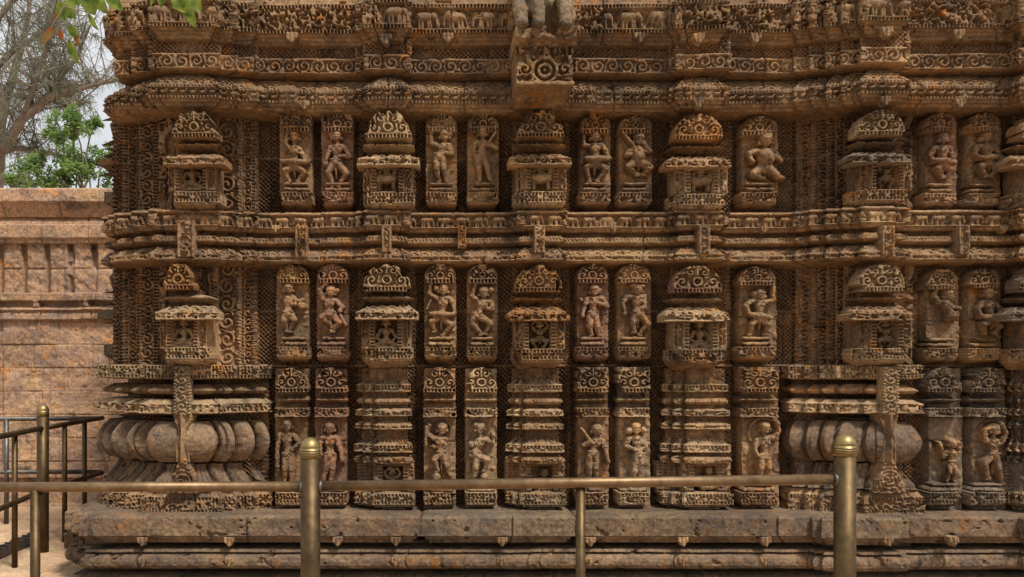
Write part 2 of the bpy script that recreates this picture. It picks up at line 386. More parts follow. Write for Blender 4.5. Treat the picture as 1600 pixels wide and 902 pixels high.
# top cornice with procession frieze
sweep('procession_cornice', shift(PLAN, .32, xl=160), [(-.3, -28), (-.05, -26), (-.02, 2), (0, 6), (0, 50), (-.022, 50.5), (-.022, 54), (-.04, 55), (-.04, 59), (-.055, 60), (-.05, 65), (-.075, 66.5), (-.12, 68), (-.2, 69)],
      [(4, 50, P_frieze, .040)], M['stone'], T, .34, seed=1, blocks=120)
sweep('recessed_lattice_course', shift(PLAN, .215, xl=192), [(0, 66), (0, 92)], [(66, 92, lambda u, v, H: lattice(u, v), .022)], M['back'], T, .22, seed=2, blocks=130)
sweep('scroll_band', shift(PLAN, .27, xl=178), [(-.1, 86), (-.015, 88), (0, 90), (0, 112), (-.03, 114), (-.12, 116)],
      [(90, 112, P_scroll, .024)], M['stone'], T, .3, seed=3, blocks=100)
sweep('recessed_course', shift(PLAN, .17, xl=185), [(0, 112), (0, 122)], [(112, 122, lambda u, v, H: lattice(u, v), .02)], M['back'], T, .18, seed=4)
sweep('goose_frieze_eave', shift(PLAN, .28, xl=162), [(-.16, 116), (-.11, 118), (-.08, 122), (-.045, 130), (-.01, 139), (0, 141), (0, 160), (-.018, 161), (-.02, 165), (-.04, 166), (-.045, 170), (-.10, 172), (-.28, 173)],
      [(120, 138, P_petal, .014), (139, 144, P_beads, .014), (144, 156, P_goose, .028), (156, 160, P_beads, .014)], M['stone'], T, .30, seed=5, blocks=118)
sweep('elephant_frieze_band', shift(PLAN, .23, xl=158), [(-.24, 329), (-.02, 330), (0, 333), (0, 355), (-.02, 356), (-.03, 361), (-.09, 363), (-.10, 368), (-.045, 369), (-.015, 374), (-.02, 379), (-.06, 382),
      (-.11, 384), (-.10, 386), (-.05, 388), (-.01, 398), (0, 399), (0, 407), (-.03, 410), (-.24, 414)],
      [(334, 355, P_eleph, .036), (362, 368, lambda u, v, H: lattice(u, v, 5.5), .01), (371.5, 376.5, P_beads, .012), (386, 398, P_petal, .012), (399, 407, P_curl, .016)], M['stone'], T, .25, seed=6, blocks=125)
# wall behind the panels ------------------------------------------------
WALL = [(176, 190, -.24), (190, 215, -.16), (215, 247, -.07), (247, 340, .02), (340, 378, .0), (378, 402, -.03), (402, 560, -.10), (560, 650, -.06), (650, 800, -.10), (800, 890, -.06),
        (890, 1048, -.10), (1048, 1142, -.06), (1142, 1243, -.10), (1243, 1268, -.06), (1268, 1292, -.03), (1292, 1320, .0), (1320, 1344, .03), (1344, 1428, .08), (1428, 1580, .0), (1580, 1720, .05)]
def wallpat(y0):
    def f(u, v, H):
        la = lattice(u, v)
        r = la.copy()
        for (xa, xb, p) in WALL:
            if xb <= 402 or (1243 <= xa < 1428):
                wd = xb-xa; x = u-xa
                band = (u >= xa) & (u < xb)
                c = 6.
                g_ = np.where(x < c, beads(v, x, c, 5.2), np.where(x > wd-c, beads(v, x-(wd-c), c, 5.2), frame(scroll(v+xa*3, x-c, max(wd-2*c, 6.)), x-c, wd-2*c, 1.4)))
                if 340 <= xa < 378: g_ = np.where(x > 6, frame(scroll(v, x-6, wd-12), x-6, wd-6, 1.5), beads(v, x, 6.))
                r = np.where(band, g_, r)
        ymid = y0+78
        r = np.where(np.abs(v-78) < 2, .75, r)
        return r
    return f
sweep('lattice_wall_upper', [(a_, b_, c_+.10) for a_, b_, c_ in WALL], [(0, 170), (0, 334)], [(170, 334, wallpat(170), .034)], M['back'], T, .0, q=1.0, seed=7, blocks=145, ends=(-1.4, -.5))
sweep('lattice_wall_middle', [(a_, b_, c_+.10) for a_, b_, c_ in WALL], [(0, 408), (0, 572)], [(408, 572, wallpat(408), .034)], M['back'], T, .0, q=1.0, seed=8, blocks=138, ends=(-1.4, -.5))
W3 = [(225, 420, -.02)]+[s for s in WALL if 402 <= s[0] < 1243]+[(1243, 1428, .0), (1428, 1580, .0), (1580, 1720, .05)]
sweep('lattice_wall_lower', [(a_, b_, c_+.10) for a_, b_, c_ in W3], [(-.02, 569), (.01, 571), (.01, 573), (0, 574), (0, 806)], [(575, 806, lambda u, v, H: lattice(u, v), .034)], M['back'], T, .0, q=1.0, seed=9, blocks=128, ends=(-1.4, -.5))
# plinth -------------------------------------------------------------------
PL = [(101, 112, .20), (112, 124, .32), (124, 1270, .44), (1270, 1284, .48), (1284, 1424, .52), (1424, 1600, .46), (1600, 1760, .52)]
PL2 = [(124, 660, 0), (660, 900, 0)]
def ledge(name, xa, xb, mat, sd_, segs, ends=(-.5, -.5), label=None):
    sg = [s for s in segs if s[1] > xa and s[0] < xb]; sg = [(max(a_, xa), min(b_, xb), c_) for a_, b_, c_ in sg]
    sweep(name, sg, [(-.62, 803), (-.05, 806), (-.012, 807.5), (0, 810), (0, 838), (-.025, 840), (-.03, 844), (-.05, 845), (-.055, 850), (-.3, 852)], [], mat, T, .44, seed=sd_, blocks=400, ends=ends, label=label, jit=.3)
ledge('plinth_slab', 101, 658, M['plinth'], 21, PL, (-1.5, .0))
ledge('plinth_slab', 659, 899, M['grey'], 22, PL, (.0, .0), 'dark grey weathered slab in the plinth ledge')
ledge('plinth_slab', 900, 1760, M['plinth'], 23, PL, (.0, -.5))
sweep('plinth_recess', shift(PL, -.22), [(0, 846), (0, 872)], [], M['plinth'], T, .28, seed=24, ends=(-1.5, -.5))
sweep('roll_moulding', shift(PL, -.02), [(-.20, 858), (-.03, 860), (-.02, 864), (-.06, 866), (-.025, 868), (-.006, 872), (0, 878), (-.004, 884), (-.02, 889), (-.07, 893), (-.25, 895)],
      [], M['plinth'], T, .42, seed=25, blocks=210, ends=(-1.5, -.5))
sweep('plinth_foot', [(108, 1780, .26)], [(-.2, 892), (-.04, 896), (0, 900), (0, 955)], [], M['grey'], T, .26, seed=26, ends=(-1.5, -.5), q=2.)
sweep('plinth_step', [(104, 1780, .52)], [(-.4, 918), (0, 921), (0, 960)], [], M['grey'], T, .5, seed=27, ends=(-1.5, -.5), q=2.)
# leaf pendants on the plinth ledge and roll
def pendant(cx, cy, s, p, par, nm='leaf_pendant'):
    def f(U, V):
        x = (U-cx)/s; y = (V-cy)/s
        m = (np.abs(x) < 1-.9*np.clip(y, 0, 1)) & (y > -.7) & (y < 1)
        z = p+.012*np.cos(x*9)*.5-.01*np.abs(x)
        return np.where(m, z, np.nan)
    hf(nm, cx-s, cx+s, cy-s, cy+s, p, f, M['stone'], par, pback=p-.06)
for x_ in (221, 357, 527, 618, 785, 923, 1068, 1198, 1390, 1492): pendant(x_, 846, 9, .45 if x_ < 1284 else .53, T)
for x_ in (222, 357, 618, 783, 922, 1068, 1196, 1388): pendant(x_, 878, 8, .435 if x_ < 1284 else .515, T)
for (x_, y_, p_) in ((455, 57, .33), (603, 60, .42), (1093, 58, .42), (1182, 57, .33), (1388, 48, .55), (1500, 52, .43), (700, 58, .33), (1000, 57, .33)): pendant(x_, y_, 10, p_, T)
for (x_, y_, p_) in ((475, 163, .29), (1093, 160, .38), (1385, 156, .51), (1502, 160, .39)): pendant(x_, y_, 9, p_, T)
for (x_, y_, p_) in ((430, 357, .24), (960, 357, .24), (1195, 358, .24), (1570, 358, .34)): pendant(x_, y_, 7, p_, T)
# core so nothing shows through, top and left flank
cv, cf = [], []
box(cv, cf, P(203, 0, -.2).x, 7.6, .16, 9., .02, EYE+(CY-2)*(D)/F)
me = bpy.data.meshes.new('wall_core'); me.from_pydata(cv, [], cf); link('wall_core', me, M['stone'], T)
# ------------------------------------------------------------------ vase piers
def vase_pier(nm, segs, p0, strapx, sd_, lb=1.):
    sg = shift(segs, 0)
    par = empty(nm, (0, 0, 0), T)
    k = M['stone']
    sweep('carved_top_band', sg, [(-.3, 570), (-.01, 571), (0, 573), (0, 591), (-.03, 593), (-.25, 595)], [(572, 591, P_rich, .022)], M['pale'], par, p0, seed=sd_, blocks=72, ends=(-.3, 0))
    sweep('ridge_moulding', sg, [(-.3, 600), (-.08, 601), (-.03, 607), (-.012, 611), (-.03, 615), (-.10, 618), (-.3, 619)], [], k, par, p0, seed=sd_+1, blocks=72, ends=(-.3, 0), lobes=[(598, 620, .03*lb)])
    sweep('carved_band', sg, [(-.3, 624), (-.06, 625), (-.02, 630), (0, 632), (0, 646), (-.05, 648), (-.3, 650)], [(631, 646, P_curl, .02)], M['pale'], par, p0, seed=sd_+2, blocks=72, ends=(-.3, 0))
    pr = [(-.3, 655), (-.12, 656), (-.14, 660)]+[(-.10+.12*math.sin(math.pi*(.06+.88*t))**.6, 660+64*t) for t in np.linspace(0, 1, 14)]+[(-.18, 726), (-.3, 728)]
    sweep('vase', sg, pr, [], M['plinth'], par, p0, seed=sd_+3, blocks=72, ends=(-.3, 0), lobes=[(658, 726, .07*lb)], chip=.2)
    sweep('bell_moulding', sg, [(-.3, 726), (-.10, 728), (-.08, 738), (-.05, 748), (-.015, 758), (-.01, 766), (-.1, 768), (-.3, 769)], [(728, 764, flutes, .018)], M['plinth'], par, p0, seed=sd_+4, blocks=72, ends=(-.3, 0), lobes=[(728, 767, .07*lb)])
    sweep('carved_foot', sg, [(-.3, 767), (-.04, 768), (-.02, 775), (0, 778), (0, 800), (0, 808)], [(777, 802, P_rich, .022)], M['stone'], par, p0, seed=sd_+5, blocks=72, ends=(-.3, 0))
    pm = max(s[2] for s in segs)
    def st(U, V):
        x = (U-strapx)/12.5
        f = np.where(np.abs(x) > .7, beads(V, (np.abs(x)-.7)*12, 3.6, 5.), scroll(V, (x+.7)*9, 13.))
        z = pm+.045-.02*(1-f)
        return np.where(np.abs(x) < 1, z, np.nan)
    hf('carved_strap', strapx-14, strapx+14, 573, 648, pm, st, M['pale'], par, pback=pm-.05, seed=sd_)
    def st2(U, V):
        x = (U-strapx)/(10+4*np.cos((V-650)/9.)*ss(700, 670, V)); z = pm+.03+.02*np.cos(x*6)-.03*x*x
        return np.where(np.abs(x) < 1, z, np.nan)
    hf('tassel', strapx-15, strapx+15, 646, 722, pm, st2, k, par, pback=pm-.14, seed=sd_)
    def st3(U, V):
        x = U-strapx; y = (V-718)/52.; hw = 6+20*np.clip(y, 0, 1)
        f = curls(U, V, 9, 2.6, 4)*.6+.4*ss(-.2, .5, np.cos(np.hypot(x, V-752)*1.1))
        return np.where((np.abs(x) < hw) & (y < 1), pm+.035-.03*(1-f), np.nan)
    hf('leaf_finial', strapx-30, strapx+30, 716, 772, pm, st3, k, par, pback=pm-.14, seed=sd_)
    return par
o = vase_pier('vase_pier', [(152, 158, -.12), (158, 169, -.02), (169, 194, .09), (194, 218, .20), (218, 346, .31), (346, 370, .26), (370, 402, .21), (402, 424, .15)], .30, 286, 31)
o['label'] = 'stepped corner pier with bulging fluted vases behind the left railing post'
o = vase_pier('vase_pier', [(1232, 1258, .20), (1258, 1282, .245), (1282, 1306, .285), (1306, 1350, .325), (1350, 1445, .37)], .36, 1388, 41, .5)
o['label'] = 'stepped pier with one wide vase behind the right railing post'
# ------------------------------------------------------------------ straps on the middle band
for (x_, w_, y0, y1, dp) in ((291, 13, 345, 402, .12), (471, 9, 353, 402, 0), (604, 7, 353, 394, .09), (722, 6, 353, 388, 0), (843, 8, 353, 396, .09), (1100, 8, 353, 396, .09), (1387, 9, 353, 398, .22), (1505, 8, 353, 398, .10)):
    pm = .235+dp
    def st(U, V, x_=x_, w_=w_, pm=pm):
        x = (U-x_)/w_
        f = np.where(np.abs(x) > .68, 1, np.where(np.abs(x) < .62, curls(U, V, 6.5, 2.2, 3), .2))
        return np.where(np.abs(x) < 1, pm+.02-.022*(1-f), np.nan)
    hf('carved_strap', x_-w_-1, x_+w_+1, y0, y1, pm, st, M['warm'] if x_ in (471, 722) else M['stone'], T, pback=pm-.16)
# ------------------------------------------------------------------ pediments, cushions, pedestals
def pediment(par, cx, w_, y0, y1, p, mat, style=0, seed=0):
    h = y1-y0; hw = w_/2; cyy = y0+h*.60
    def f(U, V):
        x = U-cx; yy = (V-y0)/h
        if style == 0: lim = hw*np.sqrt(np.clip(1-(1-np.clip(yy*1.18, 0, 1))**2.0, 0, 1))*1.0
        elif style == 1: lim = hw*(.42+.58*np.clip(yy*1.25, 0, 1)**.7)
        else: lim = hw+0*yy
        lim = lim+1.2*(vn(U/4, V/4, seed)-.5)-9*ss(.60, .75, fbm(U/11., V/11., 2, seed+31)); rs_ = .85+.4*h1(seed, 2)
        r = np.hypot(x, (V-cyy)*1.05)
        s = h/38.*rs_
        ring = ss(-.25, .45, np.cos(2*np.pi*r/(6.2*s)+.4))
        sx = hw*.62; r2 = np.hypot(np.abs(x)-sx, V-cyy-1); th2 = np.arctan2(V-cyy, (np.abs(x)-sx))
        sp = ss(-.3, .45, np.cos(2*np.pi*r2/(5.6*s)-th2))
        r3 = np.hypot(np.abs(x)-hw*.28, V-(y0+h*.26)); sp3 = ss(-.3, .45, np.cos(2*np.pi*r3/5.4+np.arctan2(V-(y0+h*.26), np.abs(x)-hw*.28)))
        c = curls(U, V, 8, 2.4, seed)
        o = np.where(r < 10.5*s, ring, np.where(r2 < 7.5*s, sp, np.where(r3 < 5.5*s, sp3, c)))
        o = np.where((np.abs(x) < 1.2) & (V < cyy-8*s), 1., o)
        rim = ss(2.6, 1.4, lim-np.abs(x)); o = np.maximum(o, rim)
        b = V-(y1-6.5); o = np.where(b > 0, beads(U-cx+2.8, b, 6.5), o); o = np.where(np.abs(b) < .9, 1, o)
        z = p-.036*(1-o)*wear(U, V, seed)+.012*(1-(x/hw)**2)
        return np.where(np.abs(x) < lim, z, np.nan)
    return hf('pediment', cx-hw-1, cx+hw+1, y0, y1, p, f, mat, par, q=.95, pback=p-.16, seed=seed)
def tier(nm, par, cx, w_, y0, y1, p, mat, pt=6., carve=None, depth=.016, prof='round', seed=0, pb=.2, step=0, sd2=0):
    h = y1-y0; hw = w_/2
    def f(U, V):
        x = U-cx; y = (V-y0)/h; t = y*2-1
        if prof == 'round': z = p-.10*(1-np.sqrt(np.clip(1-t*t, 0, 1))); lim = hw-pt*np.abs(t)
        elif prof == 'ridge': z = p-.11*np.abs(t+.1)**.8-.012*(1-ss(-.4, .6, np.sin(U*.55+seed))); lim = hw-pt*1.3*np.abs(t)
        elif prof == 'roof': z = p-.11*(1-ss(0, .55, y)); lim = hw-pt*1.6*(1-np.clip(y/.5, 0, 1))
        elif prof == 'flat': z = p+0*y; lim = hw+0*y
        elif prof == 'bell': z = p-.10*(1-np.clip(y/.7, 0, 1)**.7); lim = hw-pt*2.6*(1-np.clip(y/.68, 0, 1)**.8)
        elif prof == 'ped': z = p-.16*ss(.62, 1.0, y)-.012*(y > .55); lim = hw-pt*2.2*ss(.6, 1, y)-1.5*(y > .55)
        if step:
            z = z-.04*(x < -hw+step)-.04*(x < -hw+step*.5)
        if carve is not None:
            y0c, y1c, pat = carve; H = (y1c-y0c)*h
            m = (y >= y0c) & (y <= y1c)
            z = np.where(m, z-depth*(1-pat(U-cx+seed*13, (y-y0c)*h, H))*wear(U, V, seed), z)
        if prof in ('roof', 'bell'):
            z = np.where(y < .52, z-.022*(1-P_petal(U-cx, V-y0, h*.6))*wear(U, V, seed), z)
        dm = ss(.65, .78, fbm(U/12.+seed, V/9., 3, seed+51)); lim = lim-9*dm; z = z-.035*ss(.68, .80, fbm(U/9., V/7.+seed, 3, seed+57))
        return np.where(np.abs(x) < lim, z, np.nan)
    return hf(nm, cx-hw-1, cx+hw+1, y0, y1, p, f, mat, par, q=1.0, pback=p-pb, seed=seed)
# ------------------------------------------------------------------ carved figures
def figure(par, J, ox, oy, kz, pslab, mat, extras=(), big=1.0, name='dancer', nolegs=False, label=None, seed=0):
    q = lambda i: (ox+J[2*i]/kz, oy+J[2*i+1]/kz)
    hd, nk, sl, el, hl, sr, er, hr, pv_, kl, fl, kr, fr = [q(i) for i in range(13)]
    B = []   # x0,y0,r0,z0,x1,y1,r1,z1 in px
    def c(a_, b_, r0, r1, z0, z1): B.append((a_[0], a_[1], r0, z0, b_[0], b_[1], r1, z1))
    s = big
    mid = lambda a_, b_, t: (a_[0]+(b_[0]-a_[0])*t, a_[1]+(b_[1]-a_[1])*t)
    wst = mid(nk, pv_, .62)
    hs = 3.6*s
    c(mid(nk, sl, .75), mid(nk, sr, .75), 4.3*s, 4.3*s, 4, 4)
    c(mid(nk, pv_, .22), wst, 7.0*s, 5.0*s, 4.5, 4.5)
    c(wst, pv_, 5.0*s, 6.6*s, 4.5, 5)
    c((pv_[0]-hs, pv_[1]), (pv_[0]+hs, pv_[1]), 5.4*s, 5.4*s, 4, 4)
    ch = mid(nk, pv_, .3)
    c((ch[0]-3.4*s, ch[1]), (ch[0]-3.4*s, ch[1]+.5), 3.4*s, 3.4*s, 8.5, 8.5); c((ch[0]+3.4*s, ch[1]), (ch[0]+3.4*s, ch[1]+.5), 3.4*s, 3.4*s, 8.5, 8.5)
    c(nk, hd, 2.6*s, 2.6*s, 5, 6)
    c((hd[0], hd[1]-1.0*s), (hd[0], hd[1]+2.4*s), 6.3*s, 5.0*s, 6.6, 7.4)
    c((hd[0]-1.6*s, hd[1]-3.6*s), (hd[0]+1.6*s, hd[1]-3.6*s), 5.6*s, 5.6*s, 5.2, 5.2)          # hair
    c((hd[0], hd[1]), (hd[0], hd[1]+1.6*s), .9, 1.3, 12, 12.6)                          # nose
    c((hd[0]-6.5*s, hd[1]+2*s), (hd[0]-6.5*s, hd[1]+3.2*s), 1.9*s, 2*s, 7, 7); c((hd[0]+6.5*s, hd[1]+2*s), (hd[0]+6.5*s, hd[1]+3.2*s), 1.9*s, 2*s, 7, 7)
    for a_, b_, h_ in ((sl, el, hl), (sr, er, hr)):
        c(a_, b_, 3.9*s, 3.1*s, 4.5, 6); c(b_, h_, 3.1*s, 2.3*s, 6, 8.5); c(h_, (h_[0]+.8, h_[1]+1), 2.9*s, 2.9*s, 8, 8)
        for dx in (-1.8, -.6, .6, 1.8):
            c(h_, (h_[0]+dx*1.3*s+(h_[0]-b_[0])*.14, h_[1]+(h_[1]-b_[1])*.26+abs(dx)*.2), 1.1*s, .8*s, 8.2, 7.6)
        ab = mid(a_, b_, .55); c((ab[0]-2.6*s, ab[1]), (ab[0]+2.6*s, ab[1]+.4), 1.5, 1.5, 8, 8)   # armlet
    if not nolegs:
        for sg, k_, f_ in ((-1, kl, fl), (1, kr, fr)):
            hp = (pv_[0]+sg*3.4*s, pv_[1]+1)
            c(hp, k_, 5.6*s, 4.3*s, 4.5, 8); c(k_, f_, 4.2*s, 2.5*s, 7.5, 4.5)
            c(f_, (f_[0]+sg*3.6*s, f_[1]+.9), 2.5*s, 1.8*s, 5, 6)
            c((f_[0]-2, f_[1]-2.5), (f_[0]+2, f_[1]-2.5), 1.6, 1.6, 6, 6)
        c((pv_[0], pv_[1]+3), (pv_[0]+.6, (pv_[1]*.35+max(fl[1], fr[1])*.65)), 2.0*s, 1.3*s, 8, 5)   # sash
    else:
        c((pv_[0]-5, pv_[1]+4), (pv_[0]+5, pv_[1]+5), 5, 5, 2, 2)
    for i in range(5): c((nk[0]+(i-2)*1.9*s, nk[1]+(3.2-abs(i-2)*.9)*s), (nk[0]+(i-2)*1.9*s+.2, nk[1]+(3.2-abs(i-2)*.9)*s), 1.05, 1.05, 11.5, 11.5)
    c((pv_[0]-6*s, pv_[1]-3.6*s), (pv_[0]+6*s, pv_[1]-3.6*s), 1.5, 1.5, 10, 10)          # belt
    for ex in extras:
        kind, vals = ex[0], ex[1:]
        vv = [vals[i]/kz+(ox if i % 2 == 0 else oy) for i in range(len(vals)-1)] if kind != 'ring' else None
        if kind == 'bar': c((vv[0], vv[1]), (vv[2], vv[3]), vals[4]/kz, vals[4]/kz, 9, 9)
        if kind == 'drum':
            m_ = ((vv[0]+vv[2])/2, (vv[1]+vv[3])/2); r_ = vals[4]/kz
            c((vv[0], vv[1]), m_, r_*.8, r_*1.15, 9.5, 10.5); c(m_, (vv[2], vv[3]), r_*1.15, r_*.8, 10.5, 9.5)
        if kind == 'ball': c((vv[0], vv[1]), (vv[0]+.3, vv[1]), vals[2]/kz, vals[2]/kz, 6, 6)
    B = np.array(B)
    xm0 = (np.minimum(B[:, 0]-B[:, 2], B[:, 4]-B[:, 6])).min()-1.5; xm1 = (np.maximum(B[:, 0]+B[:, 2], B[:, 4]+B[:, 6])).max()+1.5
    ym0 = (np.minimum(B[:, 1]-B[:, 2], B[:, 5]-B[:, 6])).min()-1.5; ym1 = (np.maximum(B[:, 1]+B[:, 2], B[:, 5]+B[:, 6])).max()+1.5
    kk = .0070
    halo = [ex for ex in extras if ex[0] == 'ring']
    def f(U, V):
        z = np.full(U.shape, -9.)
        for (x0, y0, r0, z0, x1, y1, r1, z1) in B:
            dx, dy = x1-x0, y1-y0; t = np.clip(((U-x0)*dx+(V-y0)*dy)/(dx*dx+dy*dy+1e-9), 0, 1)
            d = np.hypot(U-x0-dx*t, V-y0-dy*t); r = r0+(r1-r0)*t; zz = z0+(z1-z0)*t
            hgt = np.where(d < r, zz+np.sqrt(np.clip(r*r-d*d, 0, None))*1.0, -9)
            z = np.maximum(z, hgt)
        z = np.where(z > 0, z+(fbm(U/2.8, V/2.8, 2, seed+3)-.5)*1.3-1.6*ss(.70, .82, fbm(U/8., V/8., 2, seed+9)), z)
        # eyes, mouth
        for (x_, y_, rr, dd) in ((hd[0]-2.1*s, hd[1]-.4, 1.3, 1.6), (hd[0]+2.1*s, hd[1]-.4, 1.3, 1.6)):
            z = z-dd*np.exp(-((U-x_)/rr)**2-((V-y_)/(rr*.7))**2)*(z > 0)
        z = z-1.3*np.exp(-((U-hd[0])/2.0)**2-((V-hd[1]-3.1*s)/.7)**2)*(z > 0)
        ok = z > -5
        for ex in halo:
            hx, hy, hr_ = ox+ex[1]/kz, oy+ex[2]/kz, ex[3]/kz
            rr = np.hypot(U-hx, V-hy); rg = (np.abs(rr-hr_) < 1.7) & (V < hy+hr_*.6)
            z = np.where(rg & ~ok, 2.5, z); ok = ok | rg
        return np.where(ok, pslab+z*kk, np.nan)
    if halo:
        hx, hy, hr_ = ox+halo[0][1]/kz, oy+halo[0][2]/kz, halo[0][3]/kz+2
        xm0, xm1, ym0 = min(xm0, hx-hr_), max(xm1, hx+hr_), min(ym0, hy-hr_)
    hf(name, xm0, xm1, ym0, ym1, pslab, f, mat, par, q=.72, pback=pslab-.02, seed=seed+200, label=label)
PSL = {1: .10, 2: .10, 3: .12}
def panel(cx, row, J, ox, oy, kz, label, extras=(), w_=50, dp=0., y0=None, style=0, mat=None, big=1., nolegs=False, look='stone', pmat=None):
    sd_ = int(cx)+row*1000
    par = empty('carved_panel', (0, 0, 0), T); par['label'] = label
    mt = M[mat] if mat else M[VAR[int(h1(cx, row)*9.99)]]
    ps = PSL[row]+dp
    if row < 3:
        ty = (175 if row == 1 else 412) if y0 is None else y0; by = 328 if row == 1 else 570
        if cx > 1428: by += 2
        pb_y = ty+30
        hw = w_/2
        def slab(U, V):
            x = np.abs(U-cx); ok = (x < hw) & ((V > ty+20) | (x < hw*np.sqrt(np.clip(1-((ty+20-V)/22.)**2, 0, 1))+0.5) | (style == 2))
            z = ps+.010*curls(U, V, 12, 1.4, sd_)*(x > hw*.55)-.012*ss(1.5, .5, np.abs(V-(ty+80)))
            return np.where(ok, z, np.nan)
        hf('slab', cx-hw-1, cx+hw+1, ty+2, by-22, ps, slab, mt, par, q=1.2, pback=ps-.16, seed=sd_)
        pediment(par, cx, w_-2, ty, pb_y, ps+.085, M[pmat] if pmat else mt, style, sd_)
        fy = by-44
        tier('round_base', par, cx, w_-12, fy-1, fy+7, ps+.07, mt, pt=3, seed=sd_+1)
        tier('cushion', par, cx, w_-8, fy+7, fy+16, ps+.09, mt, pt=3, carve=(0, 1, P_wedge), seed=sd_+2)
        tier('pedestal', par, cx, w_+2, by-28, by, ps+.11, mt, pt=3, carve=(.04, .56, P_rich), depth=.02, prof='ped', seed=sd_+3)
    else:
        hw = w_/2
        pediment(par, cx, w_-1, 574, 613, ps+.09, mt, style, sd_)
        tier('lens_moulding', par, cx, w_+1, 619, 633, ps+.10, mt, pt=4, prof='ridge', seed=sd_)
        tier('carved_lintel', par, cx, w_+2, 638, 652, ps+.10, mt, carve=(.05, .95, P_rich), depth=.018, prof='flat', seed=sd_)
        def slab(U, V):
            z = ps+.010*curls(U, V, 12, 1.4, sd_)*(np.abs(U-cx) > hw*.6)-.02*(V < 652)-.012*ss(1.5, .5, np.abs(V-(690)))
            return np.where(np.abs(U-cx) < hw-1, z, np.nan)
        hf('slab', cx-hw, cx+hw, 576, 800, ps, slab, mt, par, q=1.2, pback=ps-.2, seed=sd_)
        tier('round_base', par, cx, w_-12, 754, 762, ps+.07, mt, pt=3, seed=sd_+1)
        tier('cushion', par, cx, w_-6, 761, 771, ps+.09, mt, pt=3, carve=(0, 1, P_wedge), seed=sd_+2)
        tier('pedestal', par, cx, w_, 770, 800, ps+.11, M[pmat] if pmat else mt, pt=3, carve=(.04, .56, P_rich), depth=.022, prof='ped', seed=sd_+3)
    figure(par, J, ox, oy, kz, ps+.006, mt if mt is not M['grey'] else M['stone'], extras, big*1.16, nolegs=nolegs, seed=sd_)
K5 = 5.304
panel(462, 1, (197,275, 190,350, 155,370, 122,335, 145,225, 235,375, 270,430, 288,475, 195,515, 115,560, 155,645, 275,570, 215,645), 425, 165, K5, 'drummer with left arm raised, first figure of the upper row', [('drum', 95,482,300,488,24)], style=2)
panel(527, 1, (545,270, 550,345, 495,360, 470,430, 450,495, 610,360, 650,440, 565,430, 535,490, 475,570, 515,675, 625,575, 550,680), 425, 165, K5, 'cross-legged dancer with one hand at the chest, second figure of the upper row', [('ball', 450,500,30,0), ('ball', 500,250,26,0)], style=2)
panel(690, 1, (210,265, 212,335, 165,350, 100,330, 100,235, 250,345, 270,415, 180,400, 165,440, 140,540, 170,645, 205,540, 225,645), 655, 165, K5, 'standing figure lifting a fan above its left shoulder, upper row', [('ball', 105,222,28,0), ('ball', 250,250,28,0)], w_=49)
panel(755, 1, (525,240, 530,305, 465,325, 450,390, 470,455, 580,330, 640,370, 560,345, 510,420, 490,540, 500,645, 560,540, 590,645), 655, 165, K5, 'standing musician holding a short staff across the shoulder, upper row', [('bar', 555,350,632,240,11)], w_=49)
panel(930, 1, (200,275, 205,330, 160,350, 105,345, 105,235, 260,350, 290,400, 305,450, 195,490, 125,530, 160,640, 290,540, 215,640), 890, 165, K5, 'drummer turning her head away under a rusty pediment, upper row', [('drum', 120,460,312,460,24), ('ball', 172,290,22,0)], w_=47, y0=178, pmat='warm')
panel(993, 1, (560,300, 555,370, 485,390, 455,430, 530,420, 610,390, 655,395, 600,340, 555,480, 470,525, 560,590, 650,530, 590,590), 890, 165, K5, 'stout squatting dwarf with a club on the shoulder, upper row', [('bar', 435,250,545,400,13), ('ball', 555,440,55,0)], w_=51, y0=178, big=1.12)
panel(1187, 1, (805,310, 800,390, 720,400, 670,415, 690,475, 880,400, 930,470, 880,440, 800,530, 700,585, 790,615, 890,600, 930,610), 1040, 165, 5.305, 'kneeling bearded dwarf with spiked crown and round belly, upper row', [('ball', 805,455,70,0), ('bar', 745,265,735,240,12), ('bar', 775,255,770,228,12), ('bar', 805,250,805,222,12), ('bar', 835,255,840,230,12)], w_=56, y0=181, big=1.25)
panel(1470, 1, (730,290, 730,350, 655,370, 630,430, 640,480, 790,370, 800,430, 815,480, 725,510, 670,540, 740,605, 800,550, 755,605), 1330, 165, 5.307, 'drummer in a wide reddish slab right of the tall pier, upper row', [('drum', 650,472,810,492,24), ('ball', 790,290,28,0)], w_=49, dp=.07, mat='red')
panel(1538, 1, (1085,280, 1090,335, 1010,355, 990,410, 1020,450, 1155,360, 1190,420, 1205,455, 1105,500, 1025,520, 1090,600, 1195,520, 1120,600), 1330, 165, 5.307, 'drummer with bent knees near the right edge, upper row', [('drum', 1020,450,1200,455,25), ('ball', 1040,295,25,0)], w_=50, dp=.07, mat='stone')
panel(457, 2, (150,250, 145,310, 125,320, 120,375, 200,375, 185,320, 212,352, 260,345, 145,460, 110,520, 135,600, 195,510, 150,600), 425, 405, K5, 'worn figure facing right with both arms stretched forward, middle row', [('ball', 255,390,34,0), ('ball', 115,265,26,0)], mat='stone', pmat='warm')
panel(520, 2, (495,275, 480,340, 435,330, 400,262, 455,208, 540,350, 590,400, 568,432, 490,460, 420,485, 520,560, 570,530, 500,600), 425, 405, K5, 'dancer on one leg with an arm curved over the head, middle row', [('bar', 575,470,618,552,12), ('ball', 545,265,24,0)])
panel(688, 2, (200,260, 200,320, 150,330, 80,290, 95,208, 250,330, 285,380, 290,440, 180,490, 100,520, 130,600, 265,550, 190,640), 655, 405, K5, 'drummer with hair bun and drum at the waist, middle row', [('drum', 100,460,280,467,26), ('ball', 140,245,28,0), ('bar', 65,420,95,350,9)], w_=50)
